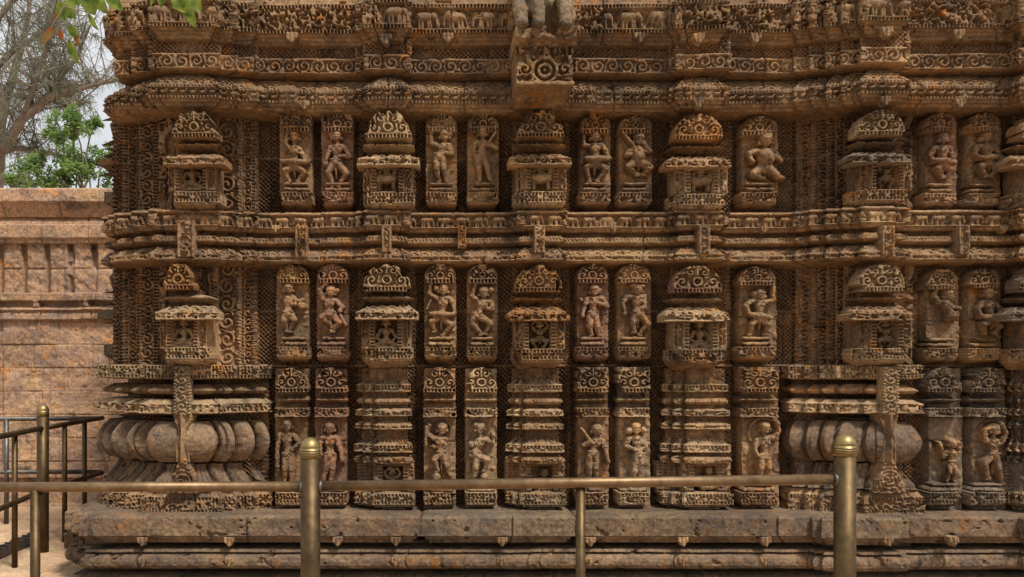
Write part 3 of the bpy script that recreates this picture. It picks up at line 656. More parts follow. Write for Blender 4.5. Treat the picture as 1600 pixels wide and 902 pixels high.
panel(754, 2, (530,285, 540,345, 490,355, 435,310, 460,218, 590,365, 610,420, 500,400, 475,470, 440,540, 515,630, 590,540, 540,622), 655, 405, K5, 'dancer twisting to the right with a blade held flat overhead, middle row', [('bar', 470,207,630,207,9), ('ball', 590,262,28,0)], w_=48)
panel(926, 2, (195,265, 190,320, 135,340, 115,400, 95,470, 265,335, 300,395, 235,370, 180,465, 150,560, 180,635, 215,560, 230,635), 890, 405, K5, 'long-haired woman in a short skirt standing with hand at her chin, middle row', [('ball', 235,270,26,0), ('ball', 85,340,18,0)], w_=49)
panel(991, 2, (545,260, 545,315, 465,315, 430,370, 445,450, 605,315, 605,400, 520,440, 550,460, 510,530, 525,610, 632,540, 560,630), 890, 405, K5, 'bearded man striding with one knee raised, middle row', [('bar', 500,225,590,230,16)], w_=52)
panel(1184, 2, (765,300, 760,345, 690,350, 645,390, 670,460, 810,360, 870,345, 865,240, 755,500, 690,540, 685,625, 825,545, 800,625), 1040, 405, 5.305, 'drummer with ring earring and right arm lifted high, middle row', [('drum', 670,462,840,488,24), ('ball', 710,292,24,0)], w_=58, y0=416)
panel(1472, 2, (770,300, 740,350, 690,360, 650,290, 680,242, 760,370, 800,400, 850,410, 800,470, 700,520, 700,600, 820,540, 820,600), 1330, 405, 5.307, 'dancer missing both legs, bending sideways with arm over the head, middle row', [('bar', 680,248,790,235,13)], w_=51, dp=.07, nolegs=True, mat='stone', y0=422, style=1)
panel(1538, 2, (1095,290, 1095,345, 1050,370, 1015,420, 1030,480, 1160,370, 1190,430, 1225,470, 1130,515, 1050,540, 1080,620, 1185,560, 1150,620), 1330, 405, 5.307, 'drummer with a long drum across the lap near the right edge, middle row', [('drum', 1045,482,1240,498,27), ('ball', 1142,285,26,0)], w_=52, dp=.07, mat='stone', y0=420, style=1)
K3 = 3.758
panel(455, 3, (97,350, 95,400, 55,410, 38,490, 38,590, 140,420, 165,455, 125,490, 100,530, 85,610, 80,700, 125,610, 120,700), 425, 570, K3, 'upright nude standing figure left of the railing post, bottom row', w_=52)
panel(517, 3, (345,370, 345,420, 300,430, 285,470, 290,520, 385,430, 405,490, 415,550, 345,530, 325,610, 300,700, 360,600, 345,700), 425, 570, K3, 'swaying woman partly behind the left railing post, bottom row', [('ring', 345,380,52,0)], w_=51)
panel(687, 3, (135,375, 120,420, 85,430, 45,400, 58,350, 155,440, 145,480, 85,475, 130,520, 90,550, 110,620, 165,590, 195,690), 655, 570, K3, 'woman grasping a branch with one leg lifted on a wheel, bottom row', [('ring', 140,378,46,0), ('bar', 40,360,40,470,9), ('ball', 100,655,26,0)], w_=52)
panel(752, 3, (355,370, 360,430, 335,450, 310,470, 305,465, 400,440, 430,460, 430,410, 325,520, 400,555, 380,620, 330,600, 315,690), 655, 570, K3, 'woman turned aside with thigh raised above a scroll, bottom row', [('ball', 380,655,24,0), ('ball', 305,465,20,0), ('ball', 330,350,20,0)], w_=51)
panel(927, 3, (150,380, 150,430, 110,460, 75,470, 108,445, 190,450, 205,500, 215,560, 130,520, 105,600, 115,700, 145,600, 150,700), 890, 570, K3, 'figure shouldering a long horn at its left, bottom row', [('bar', 60,372,120,450,10), ('ball', 180,380,14,0)], w_=50, style=2)
panel(991, 3, (380,370, 385,420, 340,430, 320,470, 370,490, 420,430, 440,480, 390,495, 400,530, 370,620, 370,700, 405,610, 400,700), 890, 570, K3, 'woman with folded forearms standing straight, bottom row', [('ball', 340,385,22,0), ('ball', 425,380,20,0)], w_=51, style=2)
panel(1188, 3, (645,370, 645,420, 605,440, 585,490, 600,530, 690,430, 725,390, 715,340, 640,540, 615,600, 620,690, 665,600, 660,690), 1020, 570, 3.759, 'woman under an arching branch with a reddish broken lower half, bottom row', [('ring', 645,400,85,0)], w_=60, style=2, pmat='red')
panel(1477, 3, (180,425, 175,465, 150,470, 130,500, 112,430, 195,470, 212,470, 210,420, 170,530, 160,580, 155,625, 195,580, 190,625), 1430, 570, 3.47, 'small worn child-like figure with both hands raised, bottom row', (), w_=54, dp=.07, big=.8, mat='grey')
panel(1545, 3, (405,350, 400,400, 360,410, 350,350, 395,325, 440,420, 470,370, 440,320, 400,490, 345,530, 380,615, 420,560, 450,640), 1430, 570, 3.47, 'woman with both arms joined above the head, one foot raised, bottom row', [('ring', 410,370,70,0)], w_=56, dp=.07, mat='grey')
# ------------------------------------------------------------------ miniature shrines
SIT = (0,-34, 0,-24, -9,-22, -15,-12, -5,-6, 9,-22, 15,-12, 8,-5, 0,-6, -15,-1, -2,3, 15,-1, 4,3)
DAN = (0,-36, 0,-27, -8,-26, -14,-36, -4,-43, 8,-26, 14,-34, 8,-42, 0,-12, -13,-10, -6,3, 13,-9, 6,3)
RID = (-2,-38, -2,-30, -8,-28, -14,-22, -6,-18, 6,-28, 13,-30, 14,-22, 0,-18, -12,-10, -11,3, 10,-12, 12,3)
def nichefig(par, cx, by, s, pose, p, seed, mat):
    J = [v for v in pose]
    ex = []
    if pose is RID: ex = [('bar', -14, -12, 10, -14, 7), ('bar', 10, -14, 15, -30, 5), ('bar', -13, -12, -13, 2, 3), ('bar', 9, -12, 10, 2, 3)]
    if pose is SIT: ex = [('bar', -14, 3, 14, 3, 3)]
    figure(par, J, cx, by, 1/s, p, mat, ex, big=s*.86, name='niche_figure', seed=seed)
def shrine(cx, row, pose, label, dp=0., mats=('stone',)*4, wid=1., dy=0, broken=False, parent=None):
    wid *= .955
    sd_ = int(cx)+row*333
    par = empty('miniature_shrine', (0, 0, 0), parent or T); par['label'] = label
    mp_, mr, mb, mf = [M[m_] for m_ in mats]
    y = (175 if row == 1 else 413)+dy; e = 1. if row == 1 else 1.05
    Y = lambda v: y+v*e
    b = .17+dp
    if broken:
        pediment(par, cx-12, 50*wid, Y(0), Y(37), b+.10, mp_, 1, sd_)
    else:
        pediment(par, cx, 76*wid, Y(-1), Y(39), b+.10, mp_, 0 if row == 2 else 1-(cx > 1000), sd_)
    tier('neck', par, cx, 50*wid, Y(38), Y(62), b-.05, M['back'], carve=(0, 1, lambda u, v, H: lattice(u, v, 5.6)), prof='flat', seed=sd_, pb=.12)
    tier('roof_tier', par, cx, 84*wid, Y(44), Y(56), b+.08, mr, pt=11, prof='ridge', seed=sd_+1)
    tier('roof_eave', par, cx, 102*wid, Y(60), Y(82), b+.15, mr, pt=9, carve=(.5, .97, P_curl), depth=.026, prof='roof', seed=sd_+2, step=0)
    # body with open niche
    nw = 18*wid; hw = 39.5*wid; y0, y1 = Y(80), Y(126)
    def body(U, V):
        x = U-cx; ax = np.abs(x)
        c1 = nw+8*wid; c2 = nw+11*wid
        col = np.where(ax < c1, beads(V, ax-nw, c1-nw, 5.4), np.where(ax < c2, .0, curls(V, ax, 6, 2.2, sd_)))
        col = np.where(np.abs(ax-c1) < .8, 1, col); col = np.where(hw-ax < 1.4, 1, col)
        z = b+.085-.028*(1-col)
        z = np.where(ax > c2, z-.012, z); z = np.where(x < -c2-5, z-.03, z)
        z = np.where(ax < nw, b-.075+.004*np.cos(V*.4), z)
        return np.where(ax < hw, z, np.nan)
    hf('niche_body', cx-hw-1, cx+hw+1, y0, y1, b, body, mb, par, q=1.0, pback=b-.17, seed=sd_)
    tier('pedestal', par, cx, 84*wid, Y(124), Y(155), b+.12, mf, pt=5, carve=(.03, .52, P_rich), depth=.02, prof='ped', seed=sd_+3, step=14 if cx > 560 else 8)
    s = 1.04 if pose is not DAN else .96
    nichefig(par, cx, Y(121), s, pose, b-.05, sd_, M['pale'])
for (cx, row, pose, dp, mats, wid, dy, br, lab) in (
    (303, 1, SIT, .12, ('stone', 'stone', 'stone', 'pale'), .98, 0, False, 'eroded shrine with a seated figure on the corner pier, upper row'),
    (606, 1, RID, .07, ('pale', 'pale', 'stone', 'pale'), 1, 1, False, 'shrine with a running warrior in its niche between two dancer pairs, upper row'),
    (845, 1, RID, .07, ('stone', 'stone', 'stone', 'pale'), 1, 0, False, 'shrine with a mounted rider in its niche below the lion bracket, upper row'),
    (1092, 1, RID, .07, ('warm', 'stone', 'pale', 'pale'), 1.04, 4, False, 'shrine with a spearman and horse in its niche, upper row'),
    (1378, 1, DAN, .16, ('pale', 'grey', 'stone', 'stone'), .98, -3, False, 'shrine with a dancer ringing her arms overhead on the right pier, upper row'),
    (290, 2, SIT, .12, ('warm', 'pale', 'stone', 'pale'), .98, 0, True, 'shrine with half its arched crest broken off on the corner pier, middle row'),
    (604, 2, SIT, .07, ('pale', 'pale', 'stone', 'pale'), 1, 0, False, 'shrine with a teacher seated on a bench in its niche, middle row'),
    (842, 2, DAN, .07, ('warm', 'warm', 'stone', 'stone'), 1, 2, False, 'rust orange crested shrine with round columns, middle row'),
    (1090, 2, SIT, .07, ('red', 'pale', 'pale', 'stone'), 1.05, 3, False, 'shrine with a crouching elephant-headed figure and pinkish crest, middle row'),
    (1378, 2, DAN, .16, ('pale', 'stone', 'stone', 'pale'), 1, 1, False, 'shrine with a small embracing couple on the right pier, middle row'),
    (1630, 1, SIT, .16, ('stone', 'stone', 'stone', 'stone'), 1, 2, False, 'shrine cut off by the right edge, upper row'),
    (1630, 2, SIT, .16, ('grey', 'grey', 'stone', 'stone'), 1, 2, False, 'shrine cut off by the right edge, middle row')):
    shrine(cx, row, pose, lab, dp, mats, wid, dy, br)
def tower(cx, xl, xm, xr, label, mat='stone', pose=SIT, dp=0.):
    """bottom row tiered shrine: stepped on its left, one wide face"""
    par = empty('tiered_shrine', (0, 0, 0), T); par['label'] = label
    sd_ = int(cx)
    pf = .26+dp
    n = 2; ws = (xm-xl)/n
    sg = [(xl+i*ws, xl+(i+1)*ws, pf-.045*(n-i)) for i in range(n)]+[(xm, xr, pf)]
    ww = dict(ends=(.0, .0), blocks=500, jit=.2, q=1.05)
    mt = M[mat]; mp_ = M['pale']
    def S_(nm, prof, bands, m_, s_, lob=None): sweep(nm, sg, [(max(a_, -.075) if s_ else -.05, b_) for a_, b_ in prof], bands, m_, par, pf, seed=sd_+s_, lobes=lob, **ww)
    S_('neck', [(-.13, 576), (-.13, 730)], [(576, 730, lambda u, v, H: lattice(u, v, 5.6), .012)], M['back'], 0)
    S_('bell_roof', [(-.25, 574), (-.13, 575), (-.10, 580), (-.07, 590), (-.02, 600), (0, 601), (0, 612), (-.04, 614), (-.2, 615)], [(577, 600, P_petal, .02), (602, 612, P_rich, .018)], mp_, 1, [(572, 616, .035)])
    S_('ring_moulding', [(-.2, 620), (-.06, 621), (-.01, 624), (0, 628), (-.015, 632), (-.07, 634), (-.2, 635)], [(622, 633, P_wedge, .01)], mt, 2, [(619, 636, .03)])
    S_('carved_ring', [(-.2, 638), (-.03, 639), (.008, 642), (.008, 650), (-.03, 652), (-.2, 653)], [(641, 651, P_curl, .018)], mp_, 3, [(637, 654, .035)])
    S_('carved_ring', [(-.2, 656), (-.06, 657), (-.01, 662), (.01, 664), (.01, 671), (-.04, 673), (-.2, 674)], [(657, 664, P_petal, .012), (664, 671, P_curl, .016)], mt, 4, [(655, 674, .035)])
    S_('petal_roof', [(-.2, 677), (-.11, 678), (-.07, 684), (-.01, 694), (.015, 696), (.015, 707), (-.03, 709), (-.2, 710)], [(679, 694, P_petal, .02), (696, 707, P_rich, .018)], mp_, 5, [(676, 710, .035)])
    S_('carved_ring', [(-.2, 712), (-.03, 713), (.015, 716), (.02, 720), (.01, 724), (-.04, 727), (-.2, 728)], [(714, 725, P_curl, .014)], mt, 6, [(711, 729, .035)])
    mx_ = (xm+xr)/2; hw = (xr-xm)/2-2
    def body(U, V):
        x = U-mx_; ax = np.abs(x); nw = hw*.5
        z = np.where(ax < nw, pf-.16, pf-.04-.022*(1-np.where(ax < nw+8, beads(V, ax-nw, 8., 5.4), curls(V, ax, 6, 2.2, sd_))))
        z = np.where(x < -hw, pf-.12-.02*(1-beads(V, (x % 9), 9., 5.4)), z)
        return np.where((U > xl+2) & (x < hw), z, np.nan)
    hf('niche_body', xl, xr, 724, 776, pf, body, mt, par, pback=.02, seed=sd_)
    nichefig(par, mx_, 769, .92, pose, pf-.155, sd_, mp_)
    S_('pedestal', [(-.2, 770), (-.03, 771), (.0, 773), (0, 789), (-.02, 790), (-.025, 793), (-.09, 796), (-.12, 800), (-.2, 806)], [(772, 789, P_rich, .022)], mp_, 7)
tower(600, 553, 579, 648, 'tiered tower shrine between railing post and branch-holding woman, bottom row', pose=DAN)
tower(838, 790, 812, 886, 'tiered tower shrine left of the middle baluster, bottom row', pose=SIT)
tower(1092, 1031, 1066, 1147, 'widest tiered tower shrine with many rings, bottom row', pose=RID)
tower(1640, 1576, 1600, 1690, 'tiered tower shrine cut off by the right edge, bottom row', 'grey', SIT, .1)
# side-face bracket shrines seen edge-on at the far left corner
for (y0, lab) in ((175, 'bracket shrine seen edge-on at the left corner, upper row'), (413, 'bracket shrine seen edge-on at the left corner, middle row')):
    par = empty('miniature_shrine', (0, 0, 0), T); par['label'] = lab
    sg = [(177, 187, -.32)]
    kw = dict(ends=(-.9, -.3), blocks=500, q=1.1, jit=.2)
    sweep('crest', sg, [(-.2, y0+2), (-.02, y0+4), (.02, y0+20), (0, y0+40), (-.2, y0+42)], [], M['grey'], par, -.3, seed=61, **kw)
    sweep('roof_tier', sg, [(-.2, y0+48), (.0, y0+54), (.03, y0+58), (-.2, y0+61)], [], M['grey'], par, -.3, seed=62, **kw)
    sweep('roof_eave', sg, [(-.2, y0+65), (.0, y0+70), (.085, y0+78), (.085, y0+86), (-.2, y0+91)], [], M['grey'], par, -.3, seed=63, **kw)
    sweep('niche_body', sg, [(.0, y0+88), (.0, y0+130)], [], M['grey'], par, -.3, seed=64, **kw)
    sweep('pedestal', sg, [(-.1, y0+124), (.05, y0+126), (.05, y0+142), (.0, y0+150), (-.1, y0+157)], [], M['grey'], par, -.3, seed=65, **kw)
# ------------------------------------------------------------------ bracket block under the lion
br = empty('bracket_block', (0, 0, 0), T); br['label'] = 'projecting bracket block with a carved medallion under the lion'
pbk = .66
def blk(U, V):
    x = U-852; hw = 46+0*x
    r = np.hypot(x, (V-108)*1.0)
    rl = np.hypot(np.abs(x)-31, V-106); th = np.arctan2(V-106, np.abs(x)-31)
    f = np.where(r < 21, ss(-.35, .3, np.cos(2*np.pi*r/9.6)), np.where(rl < 9, ss(-.3, .3, np.cos(2*np.pi*rl/8.5-th)), curls(U, V, 11, 2.3, 6)))
    f = np.where((np.abs(x) < 2) & (V < 92), 1, f)
    hole = ((np.abs(np.abs(x)-11) < 4) | (np.abs(x-30) < 4)) & (np.abs(V-81) < 3.5)
    f = np.where(hole, -.3, f); f = np.where(np.abs(V-129) < 3, 1, f)
    f = f*(.6+.4*fbm(U/9., V/9., 3, 8))
    z = pbk-.065*(1-f)*(V < 127)
    und = np.clip((V-132)/15., 0, 1)
    z = np.where(V > 132, pbk-.03-.26*und+.02*(np.abs(x) < 26*(1-und)), z)
    lim = 45-5*ss(134, 147, V)
    return np.where(np.abs(x) < lim, z, np.nan)
hf('medallion_block', 805, 899, 66, 147, pbk, blk, M['stone'], br, q=.8, pback=.25, seed=71)
def plate(U, V):
    x = np.abs(U-852); y = (V-45)/22.
    z = pbk+.05+.02*np.cos((U-852)*.13)-.05*ss(.7, 1, y)-.03*ss(.5, .7, fbm(U/8., V/8., 3, 4))
    gap = (np.abs(U-862) < 9) & (V < 55)
    return np.where((x < 48) & ~gap, z, np.nan)
hf('plinth_plate', 802, 902, 45, 69, pbk+.02, plate, M['stone'], br, q=.9, pback=.2, seed=72)
# ================================================================== LION
def blob(name, prims, mat, parent, voxel=.012, loc=(0, 0, 0)):
    import bmesh
    bm = bmesh.new()
    for (a_, b_, r0, r1) in prims:
        a_ = Vector(a_); b_ = Vector(b_); n = max(2, int((b_-a_).length/(min(r0, r1)*.35))+1)
        for i in range(n):
            t = i/(n-1); bmesh.ops.create_icosphere(bm, subdivisions=2, radius=r0+(r1-r0)*t, matrix=Matrix.Translation(a_.lerp(b_, t)))
    me = bpy.data.meshes.new(name); bm.to_mesh(me); bm.free()
    o = link(name, me, mat, parent)
    m = o.modifiers.new('r', 'REMESH'); m.mode = 'VOXEL'; m.voxel_size = voxel; m.use_smooth_shade = True
    s = o.modifiers.new('s', 'SMOOTH'); s.iterations = 6; s.factor = .6
    tx = bpy.data.textures.new('t', 'CLOUDS'); tx.noise_scale = .02
    d = o.modifiers.new('d', 'DISPLACE'); d.texture = tx; d.strength = .02; d.mid_level = .5
    return o
c0 = P(852, 47, .66); LZ = c0.z; LX = c0.x
lion = empty('lion_statue', (LX, -.47, LZ)); tag(lion, 'crouching lichen-spotted stone lion on the bracket at the top centre of the wall', 'statue')
pr = [((-.06, -.02, .34), (.02, .22, .30), .12, .15), ((.13, .10, .22), (.14, .02, .16), .11, .09),
      ((.13, -.10, .21), (.13, -.17, .13), .055, .052), ((.13, -.17, .13), (.13, -.19, .04), .052, .042), ((.125, -.2, .03), (.125, -.26, .02), .045, .035), ((.14, .02, .2), (.13, -.1, .21), .08, .06),
      ((-.15, -.10, .22), (-.155, -.17, .12), .06, .055), ((-.155, -.17, .12), (-.15, -.19, .04), .05, .042), ((-.15, -.2, .03), (-.15, -.26, .02), .045, .035),
      ((-.07, -.12, .36), (-.055, -.2, .22), .065, .055), ((-.055, -.2, .22), (-.045, -.21, .06), .052, .042), ((-.045, -.2, .03), (-.045, -.26, .02), .042, .033),
      ((-.03, -.02, .50), (-.03, -.12, .60), .13, .12), ((-.03, -.2, .56), (-.03, -.27, .54), .07, .05), ((-.12, -.08, .69), (-.12, -.08, .73), .03, .02), ((.06, -.08, .69), (.06, -.08, .73), .03, .02),
      ((.02, .08, .42), (.0, .15, .4), .13, .13), ((.04, .02, .25), (.04, .1, .12), .07, .08)]
blob('body', pr, M['lichen'], lion, .010)
blob('tail', [((.1, .32, .2), (.2, .3, .35), .035, .03), ((.2, .3, .35), (.16, .2, .5), .03, .04)], M['lichen'], lion, .015)
# ================================================================== ENCLOSURE WALL
EW = empty('enclosure_wall', (0, 0, 0)); tag(EW, 'pinkish brown block wall with coping and short pilasters behind the left railings', 'wall')
pe = -3.1
def blocks_pat(bh, bw):
    def f(u, v, H):
        r = np.floor(v/bh); uu = u+r*bw*.43; jv = np.minimum(v % bh, bh-v % bh); ju = np.minimum(uu % bw, bw-uu % bw)
        b = hsh(np.floor(uu/bw), r, 4)
        return np.clip(ss(.3, 1.3, np.minimum(jv, ju))*(.4+.6*vn(u/31., v/23., 3))+.3+(b-.5)*.5+.8*(fbm(u/14., v/8., 3, 12)-.5), -.5, 1.5)
    return f
def pil(u, v, H):
    x = (u+32) % 36.6
    return np.where(x < 27, .85+.3*(fbm(u/9., v/9., 3, 5)-.5)-.15*(np.abs(v-39) < 1.2), 0)
def slots(u, v, H):
    x = (u+22) % 76.
    return np.where((x > 8), 0, 1.)
sg = [(-420, 520, pe)]
kw = dict(ends=(pe-.5, pe-.5), q=1.3, chip=.35)
sweep('coping', sg, [(-.5, 295), (.05, 296), (.10, 299), (.11, 318), (.07, 323), (.06, 326), (.03, 333), (.0, 340), (-.2, 342)], [], M['wall'], EW, pe, seed=81, blocks=86, **kw)
sweep('upper_band', sg, [(-.05, 338), (.0, 346), (.03, 347), (.03, 351), (.05, 352), (.05, 372), (.02, 376), (.02, 380), (-.02, 381)], [], M['wall'], EW, pe, seed=82, blocks=72, **kw)
sweep('pilaster_row', sg, [(0, 380), (0, 458)], [(381, 457, pil, .09)], M['wall'], EW, pe, seed=83, blocks=1000, **kw)
sweep('slotted_band', sg, [(.0, 457), (.05, 459), (.05, 471), (.04, 472), (.04, 479), (.02, 480), (.055, 484), (.02, 488), (.03, 489), (.04, 492), (.05, 499), (.0, 504)], [(471, 479, slots, .06)], M['wall'], EW, pe, seed=84, blocks=78, **kw)
sweep('block_wall', sg, [(.0, 502), (.0, 738), (.03, 740), (.03, 746), (-.05, 748), (-.05, 758), (.05, 760), (.06, 785), (.12, 786), (.12, 815)], [(502, 738, blocks_pat(36.5, 92.), .014), (760, 785, blocks_pat(26., 60.), .014)], M['wall'], EW, pe, seed=85, blocks=3000, **kw)
cv, cf = [], []; box(cv, cf, -9.5, 4., 3.2, 3.9, .01, P(0, 298, pe).z)
me = bpy.data.meshes.new('wall_core'); me.from_pydata(cv, [], cf); link('wall_core', me, M['wall'], EW)
# ================================================================== RAILINGS
def tube(name, a_, b_, r, mat, parent, seg=20, dome=False):
    a_ = Vector(a_); b_ = Vector(b_); d = (b_-a_); ln = d.length; d.normalize()
    up = Vector((0, 0, 1)) if abs(d.z) < .9 else Vector((1, 0, 0)); s = d.cross(up).normalized(); t = s.cross(d)
    rings = [(0, r), (ln, r)]
    if dome: rings = [(0, r)]+[(r*1.05*math.sin(i*math.pi/16), r*math.cos(i*math.pi/16)) for i in range(1, 9)]
    vs, fs = [], []
    for (z, rr) in rings:
        for i in range(seg):
            an = 2*math.pi*i/seg; vs.append(a_+d*z+(s*math.cos(an)+t*math.sin(an))*max(rr, .0004))
    for k in range(len(rings)-1):
        for i in range(seg): j = (i+1) % seg; fs.append([k*seg+i, k*seg+j, (k+1)*seg+j, (k+1)*seg+i])
    fs.append(list(range(seg))[::-1]); fs.append([(len(rings)-1)*seg+i for i in range(seg)])
    me = bpy.data.meshes.new(name); me.from_pydata([tuple(v) for v in vs], [], fs)
    for p_ in me.polygons: p_.use_smooth = len(p_.vertices) == 4
    return link(name, me, mat, parent)
def at(px, py, dist): return Vector(((px-CX)*dist/F, -D+dist, EYE+(CY-py)*dist/F))
DR = 3.72
FR = empty('metal_railing', at(485, 902, DR)); tag(FR, 'brass brown pipe railing with two thick posts standing in front of the carved wall', 'railing', 'pipe railings round the temple')
FR.location = (0, 0, 0)
def post(par, px, ytop, w_, dist, mat=None):
    r = w_/2*dist/F; t = at(px, ytop+w_*.42, dist)
    po = tube('post', (t.x, t.y, 0.), (t.x, t.y, t.z-r*.9), r, M['brass'], par)
    tube('cap_collar', (t.x, t.y, t.z-r*1.0), (t.x, t.y, t.z), r*1.03, M['cap'], po)
    tube('cap', (t.x, t.y, t.z), (t.x, t.y, t.z+1), r*1.03, M['cap'], po, dome=True)
    for q_ in range(3): tube('band', (t.x, t.y, t.z-r*(.30+.25*q_)), (t.x, t.y, t.z-r*(.22+.25*q_)), r*1.05, M['brass'], po)
post(FR, 485, 687, 31, DR)
d2 = DR*.955
post(FR, 1320, 682, 33, d2)
rr = 8*DR/F
tube('top_rail', at(-160, 762, DR), at(485, 760, DR), rr, M['rail'], FR)
tube('top_rail', at(485, 760, DR), at(1320, 749, d2), rr, M['rail'], FR)
for px, yy, dd in ((55, 761, DR), (907, 755, DR*.98)):
    t = at(px, yy, dd); tube('baluster', (t.x, t.y, 0), (t.x, t.y, t.z), 7.6*dd/F, M['brass'], FR)
tube('lower_rail', (at(-160, 900, DR).x, at(0, 0, DR).y, .32), (at(485, 900, DR).x, at(0, 0, DR).y, .32), rr, M['brass'], FR)
tube('lower_rail', (at(485, 900, DR).x, at(0, 0, DR).y, .32), (at(1320, 900, d2).x, at(0, 0, d2).y, .32), rr, M['brass'], FR)
for px, dd in ((475, DR), (497, DR), (1309, d2)):   # weld collars
    t = at(px-4 if px != 497 else px+4, 760 if px < 1000 else 749, dd); tube('weld_collar', (t.x-.008, t.y, t.z), (t.x+.008, t.y, t.z), rr*1.22, M['steel'], FR)
BR = empty('metal_railing', (0, 0, 0)); tag(BR, 'bronze pipe railing running back beside the temple corner around a dark post', 'railing', 'pipe railings round the temple')
def dist_at(px):  # the line x = -3.55..-3.8 receding
    return 6.2+(px/150.)*2.0
pb0 = at(-60, 694, 5.6); pb1 = at(67, 669, 7.1); pb2 = at(160, 653, 8.3)
tube('top_rail', pb0, pb1, .021, M['brass'], BR); tube('top_rail', pb1, pb2, .021, M['brass'], BR)
for z in (.50,):
    tube('lower_rail', (pb0.x, pb0.y, z), (pb1.x, pb1.y, z), .021, M['brass'], BR); tube('lower_rail', (pb1.x, pb1.y, z), (pb2.x, pb2.y, z), .021, M['brass'], BR)
post(BR, 67, 634, 18, 7.1)
for px, yt, dd in ((23, 678, 6.55), (101, 663, 7.5), (132, 658, 7.95)):
    t = at(px, yt, dd); tube('baluster', (t.x, t.y, .0), (t.x, t.y, t.z), .021, M['brass'], BR)
CR = empty('metal_railing', (0, 0, 0)); tag(CR, 'thin grey pipe railing running level along the foot of the enclosure wall', 'railing', 'pipe railings round the temple')
ca = at(-300, 656, 8.35); cb = at(158, 654, 8.35)
tube('top_rail', ca, cb, .021, M['steel'], CR); tube('lower_rail', (ca.x, ca.y, .50), (cb.x, cb.y, .50), .021, M['steel'], CR)
for px in (-180, -80, 10): t = at(px, 655, 8.35); tube('baluster', (t.x, t.y, 0), (t.x, t.y, t.z), .022, M['steel'], CR)
# cable tray on the ground
TR = empty('cable_tray', (0, 0, 0)); tag(TR, 'low metal cable tray on the paving beside the temple plinth', 'cable tray')
ta = Vector((-3.34, -.5, 0)); tb = Vector((-3.40, 1.1, 0))
cv, cf = [], []
for s_ in (-.045, .045): box(cv, cf, -3.36+s_-.003, -3.36+s_+.003, -.9, 1.25, .02, .085)
box(cv, cf, -3.40, -3.32, -.9, 1.25, .018, .026)
me = bpy.data.meshes.new('tray'); me.from_pydata(cv, [], cf); link('tray', me, M['steel'], TR)
for i in range(22):
    cv, cf = [], []; box(cv, cf, -3.415, -3.305, -.9+i*.1, -.885+i*.1, .085, .093)
    me = bpy.data.meshes.new('rung'); me.from_pydata(cv, [], cf); link('rung', me, M['steel'], TR)
# ================================================================== TREES
bark = plain('grey_brown_bark', (.24, .19, .145), .9, (.13, .10, .075))
def leafmat(name, c, c2, trans=.35, sc_=2.2):
    m = plain(name, c, .55, c2, sc_); t = m.node_tree; b = t.nodes['Principled BSDF']; o = [n for n in t.nodes if n.type == 'OUTPUT_MATERIAL'][0]
    tr = N(t, 'ShaderNodeBsdfTranslucent'); mx_ = N(t, 'ShaderNodeMixShader'); mx_.inputs[0].default_value = trans
    src = b.inputs['Base Color'].links[0].from_socket
    t.links.new(src, tr.inputs[0]); t.links.new(b.outputs[0], mx_.inputs[1]); t.links.new(tr.outputs[0], mx_.inputs[2]); t.links.new(mx_.outputs[0], o.inputs[0])
    return m
lm1 = leafmat('casuarina_needles', (.27, .28, .19), (.17, .18, .12), .55)
lm2 = leafmat('broad_green_leaves', (.27, .38, .11), (.12, .20, .055), .6)
lm3 = leafmat('near_green_leaf', (.30, .36, .06), (.07, .15, .02), .55, 45.)
lm4 = leafmat('reddening_leaf', (.36, .09, .03), (.16, .20, .03), .5, 45.)
def limb(vs, fs, pts, r0, r1, seg=8):
    base = len(vs); n = len(pts)
    for i, p_ in enumerate(pts):
        d = (pts[min(i+1, n-1)]-pts[max(i-1, 0)]).normalized(); s = d.cross(Vector((.1, 1, .05))).normalized(); t = s.cross(d); r = r0+(r1-r0)*i/(n-1)
        for k in range(seg): an = 2*math.pi*k/seg; vs.append(p_+(s*math.cos(an)+t*math.sin(an))*r)
    for i in range(n-1):
        for k in range(seg): j = (k+1) % seg; fs.append([base+i*seg+k, base+i*seg+j, base+(i+1)*seg+j, base+(i+1)*seg+k])
def curve_pts(a_, b_, n, wob, rnd, sag=0):
    r = []
    for i in range(n):
        t = i/(n-1); p_ = a_.lerp(b_, t); r.append(p_+Vector((rnd.uniform(-wob, wob), rnd.uniform(-wob, wob), rnd.uniform(-wob, wob)+sag*4*t*(1-t)))*(0 if i == 0 else 1))
    return r
def mesh_of(name, vs, fs, mat, parent, smooth=True):
    me = bpy.data.meshes.new(name); me.from_pydata([tuple(v) for v in vs], [], fs)
    if smooth: me.polygons.foreach_set('use_smooth', [True]*len(me.polygons))
    return link(name, me, mat, parent)
rnd = random.Random(3)
DT = 24.
CT = empty('casuarina_tree', (at(-30, 600, DT).x, -D+DT, 0)); tag(CT, 'tall wispy grey-green casuarina tree with bare forking limbs behind the enclosure wall', 'tree')
base = Vector((0, 0, 0)); O = Vector(CT.location)
def q(px, py, dd=0): return at(px, py, DT+dd)-O
tv, tf = [], []
trunk = [Vector((0, 0, 0)), q(-20, 420), q(-12, 300), q(-6, 235), q(-3, 160), q(-30, 60), q(-45, -60), q(-50, -260)]
limb(tv, tf, trunk, .34, .10, 10)
